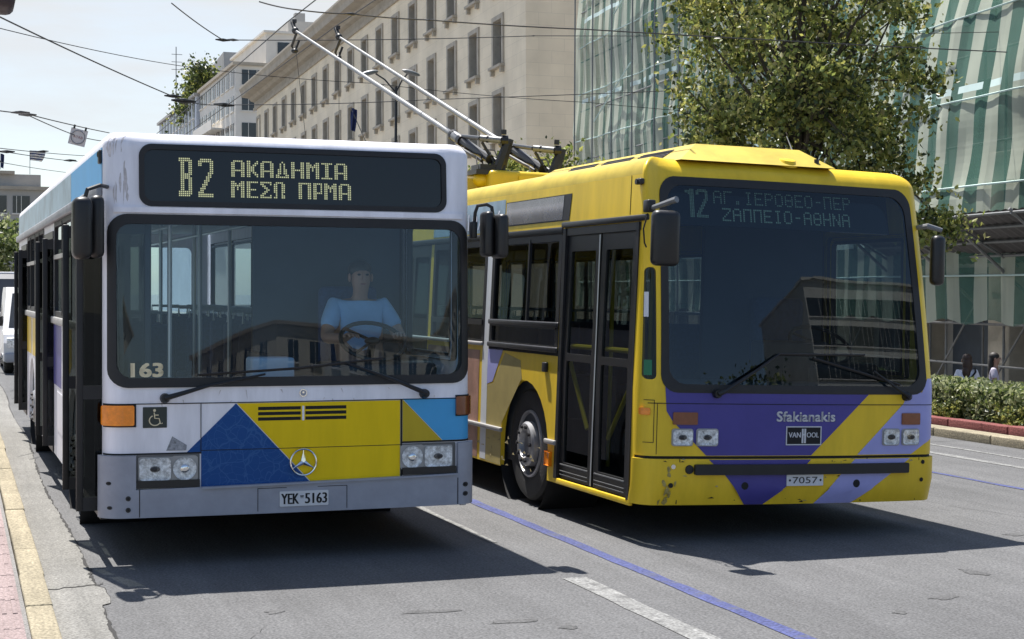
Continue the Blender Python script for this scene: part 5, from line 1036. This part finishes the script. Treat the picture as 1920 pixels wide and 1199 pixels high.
for s, t in (('L', 1), ('R', -1)): sj['sh'+s] = (J['sh'+s][0], .086); sj['sl'+s] = (J['sh'+s][0].lerp(J['el'+s][0], .75), .07)
skin('shirt', sj, chain('hip', 'belly', 'chest', 'neck0')+chain('chest', 'shL', 'slL')+chain('chest', 'shR', 'slR'), SHIRTB, bd)
b = MB(); b.ell(V(0, .0, .845), (.09, .105, .075), HAIRG, 14, 9); b.ell(V(0, .035, .79), (.088, .085, .09), HAIRG, 14, 9); b.build('hair', bd)
def walker(loc, rz, label, top, hair, strap, seed):
    r = empty('person', loc, rz, label, 'person', 'women walking behind the hedge')
    J = {'hip': (V(0, 0, .92), (.15, .11)), 'belly': (V(0, 0, 1.06), (.125, .095)), 'chest': (V(0, -.01, 1.25), (.145, .105)), 'neck0': (V(0, -.005, 1.38), .06), 'neck': (V(0, -.015, 1.44), .047), 'jaw': (V(0, -.035, 1.49), .058), 'face': (V(0, -.025, 1.555), (.074, .088)), 'crown': (V(0, -.015, 1.625), (.06, .07))}
    for s, t in (('L', 1), ('R', -1)):
        J.update({'sh'+s: (V(.16*t, 0, 1.345), .055), 'el'+s: (V(.22*t, .03*t, 1.09), .04), 'wr'+s: (V(.22*t, -.1+.05*t, .87), .027), 'ha'+s: (V(.22*t, -.13+.05*t, .80), (.034, .018)), 'th'+s: (V(.09*t, -.02*t, .82), .09), 'kn'+s: (V(.09*t, -.1*t-.02, .48), .058), 'an'+s: (V(.085*t, -.12*t+.04, .09), .04), 'to'+s: (V(.085*t, -.12*t-.1, .035), .034)})
    bd = figure(r, J)
    sj = {k: (J[k][0], tuple(x+.016 for x in (J[k][1] if isinstance(J[k][1], tuple) else (J[k][1],)*2))) for k in ('hip', 'belly', 'chest')}; sj['neck0'] = (V(0, 0, 1.365), .07)
    for s, t in (('L', 1), ('R', -1)): sj['sh'+s] = (J['sh'+s][0], .068); sj['sl'+s] = (J['sh'+s][0].lerp(J['el'+s][0], .6), .056)
    skin('top', sj, chain('hip', 'belly', 'chest', 'neck0')+chain('chest', 'shL', 'slL')+chain('chest', 'shR', 'slR'), top, bd)
    tj = {'hip': (V(0, 0, .93), (.165, .125))}
    for s in 'LR': tj['th'+s] = (J['th'+s][0], .105); tj['kn'+s] = (J['kn'+s][0], .075); tj['an'+s] = (J['an'+s][0], .058)
    skin('trousers', tj, chain('hip', 'thL', 'knL', 'anL')+chain('hip', 'thR', 'knR', 'anR'), JEAN, bd)
    b = MB(); b.ell(V(0, .01, 1.60), (.088, .1, .09), hair, 14, 9); b.ell(V(0, .06, 1.48), (.09, .055, .17), hair, 14, 9); b.ell(V(.02, .075, 1.36), (.075, .045, .12), hair, 12, 8); b.build('hair', bd)
    if strap:
        b = MB(); b.tube([V(-.14, .09, 1.36), V(-.02, .135, 1.2), V(.12, .13, 1.03)], .018, SEAM, 6); b.tube([V(-.14, -.1, 1.36), V(-.14, .0, 1.42), V(-.14, .09, 1.36)], .018, SEAM, 6); b.box(.02, .2, .11, .19, .93, 1.08, SEAM, bev=.02); b.build('shoulder_bag', bd)
walker((17.3, 24.7, -.95), 2.7, 'woman in white top with long brown hair and a dark bag strap behind the hedge', SHIRTW, mat('brown_hair', (.05, .024, .014), .55, var=.3, vs=30), True, 1)
walker((18.25, 25.2, -.95), .9, 'woman with black hair and pale lilac top right of the woman in white', mat('lilac_cotton', (.5, .46, .56), .8, var=.1), HAIR, False, 2)

# ------------------------------------------------------------------ vehicles far behind
def van(name, loc, w, h, L_, m, label, glassm=PANE, roofm=None, nose=.9):
    r = empty(name, loc, 0, label, 'van', 'vans waiting behind the white bus'); hw = w/2; zb = .28; hood = h*.5
    pr = [(0, zb), (0, hood*.72), (.12, hood*.92), (nose*.75, hood), (nose+.55, h*.93), (nose+.9, h), (L_-.1, h), (L_, h*.9), (L_, zb)]
    b = MB(); n = len(pr); ti = lambda z: hw-(.11*max(0, (z-hood)/(h-hood)) if z > hood else 0)
    vs = [(-ti(z), y, z) for y, z in pr]+[(ti(z), y, z) for y, z in pr]; b.add(vs, [tuple(range(n)), tuple(range(n, 2*n))[::-1]]+[(i, (i+1) % n, n+(i+1) % n, n+i) for i in range(n)], m); b.build('body', r, smooth=20)
    if roofm: b = MB(); b.box(-hw+.1, hw-.1, nose+.9, L_-.1, h-.01, h+.05, roofm, bev=.02); b.build('roof', r)
    y0, z0, y1, z1 = nose*.75+.05, hood+.04, nose+.52, h*.925; nv = Vector((0, -(z1-z0), y1-y0)).normalized()*.012
    b = MB(); b.add([Vector(p)+nv for p in ((-hw+.12, y0, z0), (hw-.12, y0, z0), (hw-.22, y1, z1), (-hw+.22, y1, z1))], [(0, 1, 2, 3)], glassm); b.build('windscreen', r)
    for s in (-1, 1):
        b = MB(); x = s*(hw-.03); b.add([(x+s*.012, nose+.35, hood+.08), (x+s*.012, L_-.5, hood+.08), (x-s*.06, L_-.6, h*.9), (x-s*.06, nose+.75, h*.9)], [(0, 1, 2, 3)], glassm); b.build('side_window', r)
        b = MB(); b.box(min(s*(hw-.36), s*(hw-.06)), max(s*(hw-.36), s*(hw-.06)), -.015, .1, hood*.62, hood*.84, LAMPB, bev=.012); b.build('headlight', r)
        b = MB(); b.box(min(s*(hw-.02), s*(hw+.18)), max(s*(hw-.02), s*(hw+.18)), nose+.3, nose+.4, hood+.08, hood+.3, PLAST, bev=.02); b.build('wing_mirror', r)
        for v in (.75, L_-.8): wheel(r, s*(hw-.02), v, .32, s, .2)
    b = MB(); b.box(-hw+.02, hw-.02, -.07, .1, zb-.02, hood*.5, GREYB, bev=.03); b.box(-hw+.4, hw-.4, -.02, .05, hood*.6, hood*.8, SEAM); b.build('bumper', r)
    b = MB(); b.box(-.26, .26, -.085, -.07, hood*.3, hood*.45, PLATE); b.build('number_plate', r); return r
van('parked_van', (1.88, 35.6, 0), 1.86, 1.86, 4.6, mat('van_white', (.7, .7, .72), .3, var=.08, coat=.3), 'white van with grey bumper close behind the white bus at the left edge')
van('parked_van', (1.9, 49, 0), 2.0, 2.28, 6.5, mat('van_dark', (.02, .022, .03), .3, var=.1, coat=.3), 'dark minibus with a white roof behind the white van', roofm=WHITE)

# ------------------------------------------------------------------ street furniture
lp = empty('street_lamp', (14.54, 54.4, -.95), 0, 'tall thin dark street lamp with two curved heads before the stone facade', 'street lamp')
b = MB(); b.tube([(0, 0, 0), (0, 0, 1.2), (0, 0, 9.9)], [.1, .075, .045], DARKM, 10); b.build('pole', lp)
for s, e in ((-1, .85), (1, .45)):
    b = MB(); b.tube([(0, 0, 9.7), (s*e*.45, s*-.1, 10.15), (s*e*.8, s*-.2, 10.35)], .028, DARKM, 8); b.build('arm', lp)
    b = MB(); b.ell((s*e*1.05, s*-.27, 10.38), (.34, .13, .085), STEEL, 12, 8, Matrix.Rotation(R_(s*14), 3, 'Y')); b.build('lamp_head', lp)
ts = empty('traffic_signal', (-.265, 6.35, .1), 0, 'dark traffic signal head cut off by the top left corner', 'traffic light')
b = MB(); b.tube([(0, 0, 0), (0, 0, 4.2)], .055, DARKM, 10); b.build('pole', ts)
b = MB(); b.box(.16, .475, -.12, .12, 2.775, 3.75, mat('signal_maroon', (.045, .03, .034), .5, var=.2), bev=.03); b.tube([(0, 0, 3.2), (.2, 0, 3.2)], .03, DARKM, 8); b.build('signal_housing', ts)
for k in range(3):
    b = MB(); z = 2.95+.31*k; b.lathe([(.105, 0), (.11, .02), (.02, .035), (0, .035)], (.32, -.12, z), (0, -1, 0), mat('signal_lens_dark', (.03, .03, .03), .15, var=0), 18); l_ = b.build('lens', ts)
    b = MB(); b.tube([(.32+.12*math.cos(R_(a)), -.12, z+.12*math.sin(R_(a))) for a in range(0, 181, 15)], .012, SEAM, 6); b.tube([(.32+.12*math.cos(R_(a)), -.26, z+.12*math.sin(R_(a))) for a in range(0, 181, 15)], .012, SEAM, 6); b.build('visor', l_)
def sag(a, b_, s, n=10):
    a, b_ = Vector(a), Vector(b_); return [a.lerp(b_, k/n)-Vector((0, 0, s*4*(k/n)*(1-k/n))) for k in range(n+1)]
WIRE = mat('wire', (.02, .02, .022), .5, var=0)
def wire(pts, r, label, s=.04, clamps=(), group='overhead tram and trolley wires'):
    o = Vector(pts[0]); rt = empty('overhead_wire', o, 0, label, 'wire', group); b = MB(); path = []
    for a, c in zip(pts[:-1], pts[1:]): path += sag(a, c, s)[:-1 if c is not pts[-1] else None]
    b.tube([Vector(p)-o for p in path], r*.72, WIRE, 6); b.build('cable', rt)
    for c, k in clamps:
        c = Vector(c)-o; q = MB(); q.tube([c-Vector((.1*k, .06*k, .01)), c, c+Vector((.1*k, .06*k, .01))], [.008*k, .022*k, .008*k], PLAST, 8); q.build('insulator', rt)
wire([(2.65, 21.2, 5.55), (3.78, 24.17, 5.57)], .011, 'span wire slanting down from the top edge to the knot beside the trolley pole heads', .02, [((3.78, 24.17, 5.57), 1.2)])
wire([(3.78, 24.17, 5.57), (10.22, 28.3, 6.61), (21.0, 28.67, 7.36)], .010, 'level wire running right from the knot past the pole heads across the stone wall', .03, [((3.95, 24.3, 5.6), 1.0), ((10.22, 28.3, 6.61), .6)])
wire([(.25, 19.95, 5.15), (4.03, 30.43, 5.36)], .015, 'thick wire across the sky from the left edge to the insulator above the white bus', .03, [((3.72, 29.57, 5.34), 1.6), ((4.03, 30.43, 5.36), 2.4)])
wire([(4.03, 30.43, 5.36), (5.06, 32.19, 5.52), (9.44, 32.8, 5.88), (22.5, 33.5, 7.05)], .012, 'wire from the insulator over the white bus across the lower stone windows', .03, [((5.06, 32.19, 5.52), 2.2)])
wire([(.3, 25.3, 5.8), (4.79, 36.55, 6.85), (9.35, 37.08, 6.74), (14.88, 37.27, 6.55), (22.5, 37.05, 6.35)], .011, 'thin sagging wire from the left edge across the middle rows of stone windows', .05)
wire([(3.2, 17.9, 5.05), (3.61, 17.86, 4.98), (4.32, 18.15, 5.02), (5.28, 18.34, 5.04), (7.44, 18.65, 5.1), (14.2, 19.39, 5.28)], .011, 'upper wire sweeping from the top edge over the stone cornice to the tree', .01, [((4.32, 18.15, 5.02), .9), ((5.3, 18.34, 5.04), .5)])
wire([(.25, 19.8, 3.95), (.8, 20.94, 4.02), (2.53, 28.82, 4.56)], .011, 'wire carrying the small hanging sign above the white bus', .01, [((.74, 20.4, 3.97), 1.1), ((.86, 21.3, 4.04), 1.1)])
wire([(.8, 20.94, 4.02), (1.75, 25.4, 4.17), (2.53, 28.81, 4.4)], .010, 'lower wire passing behind the small hanging sign', .01)
wire([(.49, 31.64, 4.49), (3.57, 46.47, 5.56)], .012, 'faint topmost wire of the low bundle left of the white bus roof', .02, [((1.9, 38.5, 5.0), 1.2)])
wire([(.46, 29.53, 4.28), (2.86, 41.41, 5.01)], .012, 'middle wire of the low bundle left of the white bus roof, with two dark connectors', .02, [((.9, 31.7, 4.41), 1.5), ((2.6, 40.1, 4.93), 1.5)])
wire([(.49, 31.63, 4.25), (3.08, 46.63, 5.08)], .010, 'lowest wire of the low bundle left of the white bus roof', .02, [((.75, 33.1, 4.33), 1.0)])
wire([(4.34, 12, 5.56), (4.36, 22.2, 5.56), (4.6, 40, 5.6), (5.0, 70, 5.7)], .012, 'trolley wire running along the street touched by the left pole head', .02)
wire([(4.98, 12, 5.50), (4.99, 22.0, 5.50), (5.2, 40, 5.55), (5.6, 70, 5.7)], .012, 'trolley wire running along the street touched by the right pole head', .02)
sg = empty('hanging_sign', (1.78, 25.15, 4.27), 0, 'small square white sign with a ring and faded letters hanging from a wire', 'sign'); sg.rotation_euler = (0, R_(13), -.07)
b = MB(); b.box(-.125, .125, -.006, .006, -.27, -.02, mat('sign_faded', (.5, .48, .5), .5, var=.15, vs=9)); b.build('board', sg)
b = MB(); b.tube([(.1*math.cos(k*.2618), -.009, -.145+.1*math.sin(k*.2618)) for k in range(25)], .008, mat('sign_ring', (.2, .2, .22), .5, var=.1), 6); b.text(plane('y', -.009), 'ATAB', -.07, .07, -.165, -.125, 0, mat('sign_red', (.22, .08, .09), .5, var=.1)); b.build('lettering', sg, smooth=0)
b = MB(); b.box(-.1, -.07, -.012, .012, -.03, .03, PLAST); b.build('clip', sg)
b = MB(); b.box(.07, .1, -.012, .012, -.03, .03, PLAST); b.build('clip', sg)

# ------------------------------------------------------------------ the street behind the viewer (seen in the windscreens)
rb = block('corner_building', 0, 0, 25, 80, 14.2, mat('cream_render', (.58, .53, .43), .8, var=.15, vs=.3), 'long cream corner building with rows of windows behind the viewer', (2, 4.1, 1.9, 19), (2, 4, 1.6, 5), (3.6, 7.4, 11.2), 1.8, cornice=SOFF, base=-1); rb.location = (24, -98, 0); rb.rotation_euler = (0, 0, math.pi+1.1)
rb2 = block('corner_building', 0, 0, 30, 20, 25, mat('dark_render', (.60, .58, .52), .8, var=.2, vs=.3), 'tall pale banded building behind the viewer on the right hand pavement', (1, 4, 3.9, 4), (.5, 4.2, 4.1, 7), (3.6, 7, 10.4, 13.8, 17.2, 20.6), 2.3, base=-1); rb2.location = (76, -45, 0); rb2.rotation_euler = (0, 0, math.pi+.12)
for i, (x, y, h, lab) in enumerate(((17, -14, 7.4, 'leafy tree behind the viewer nearest the far kerb'), (24, -26, 8.6, 'taller leafy tree behind the viewer by the pale banded building'))):
    tree('street_tree', (x, y, -.9), 3.5, (0, 0, h*.6), (3.2, 3.2, h*.4), 70, 9000, .24, .5, lab, seed=20+i, mats=LF, wts=(2, 4, 5, 0))

for i, (x, y, lab) in enumerate(((-6.5, 15, 'round pavement tree on the near side beside the white bus doors'), (-6.8, 22, 'second pavement tree on the near side level with the rear of the white bus'), (-6.4, 30, 'third pavement tree on the near side beyond the white bus'))):
    tree('street_tree', (x, y, .1), 2.6, (0, 0, 4.2), (2.3, 3.0, 2.2), 60, 3500, .3, .45, lab, seed=40+i, mats=LF, wts=(3, 5, 3, 0))
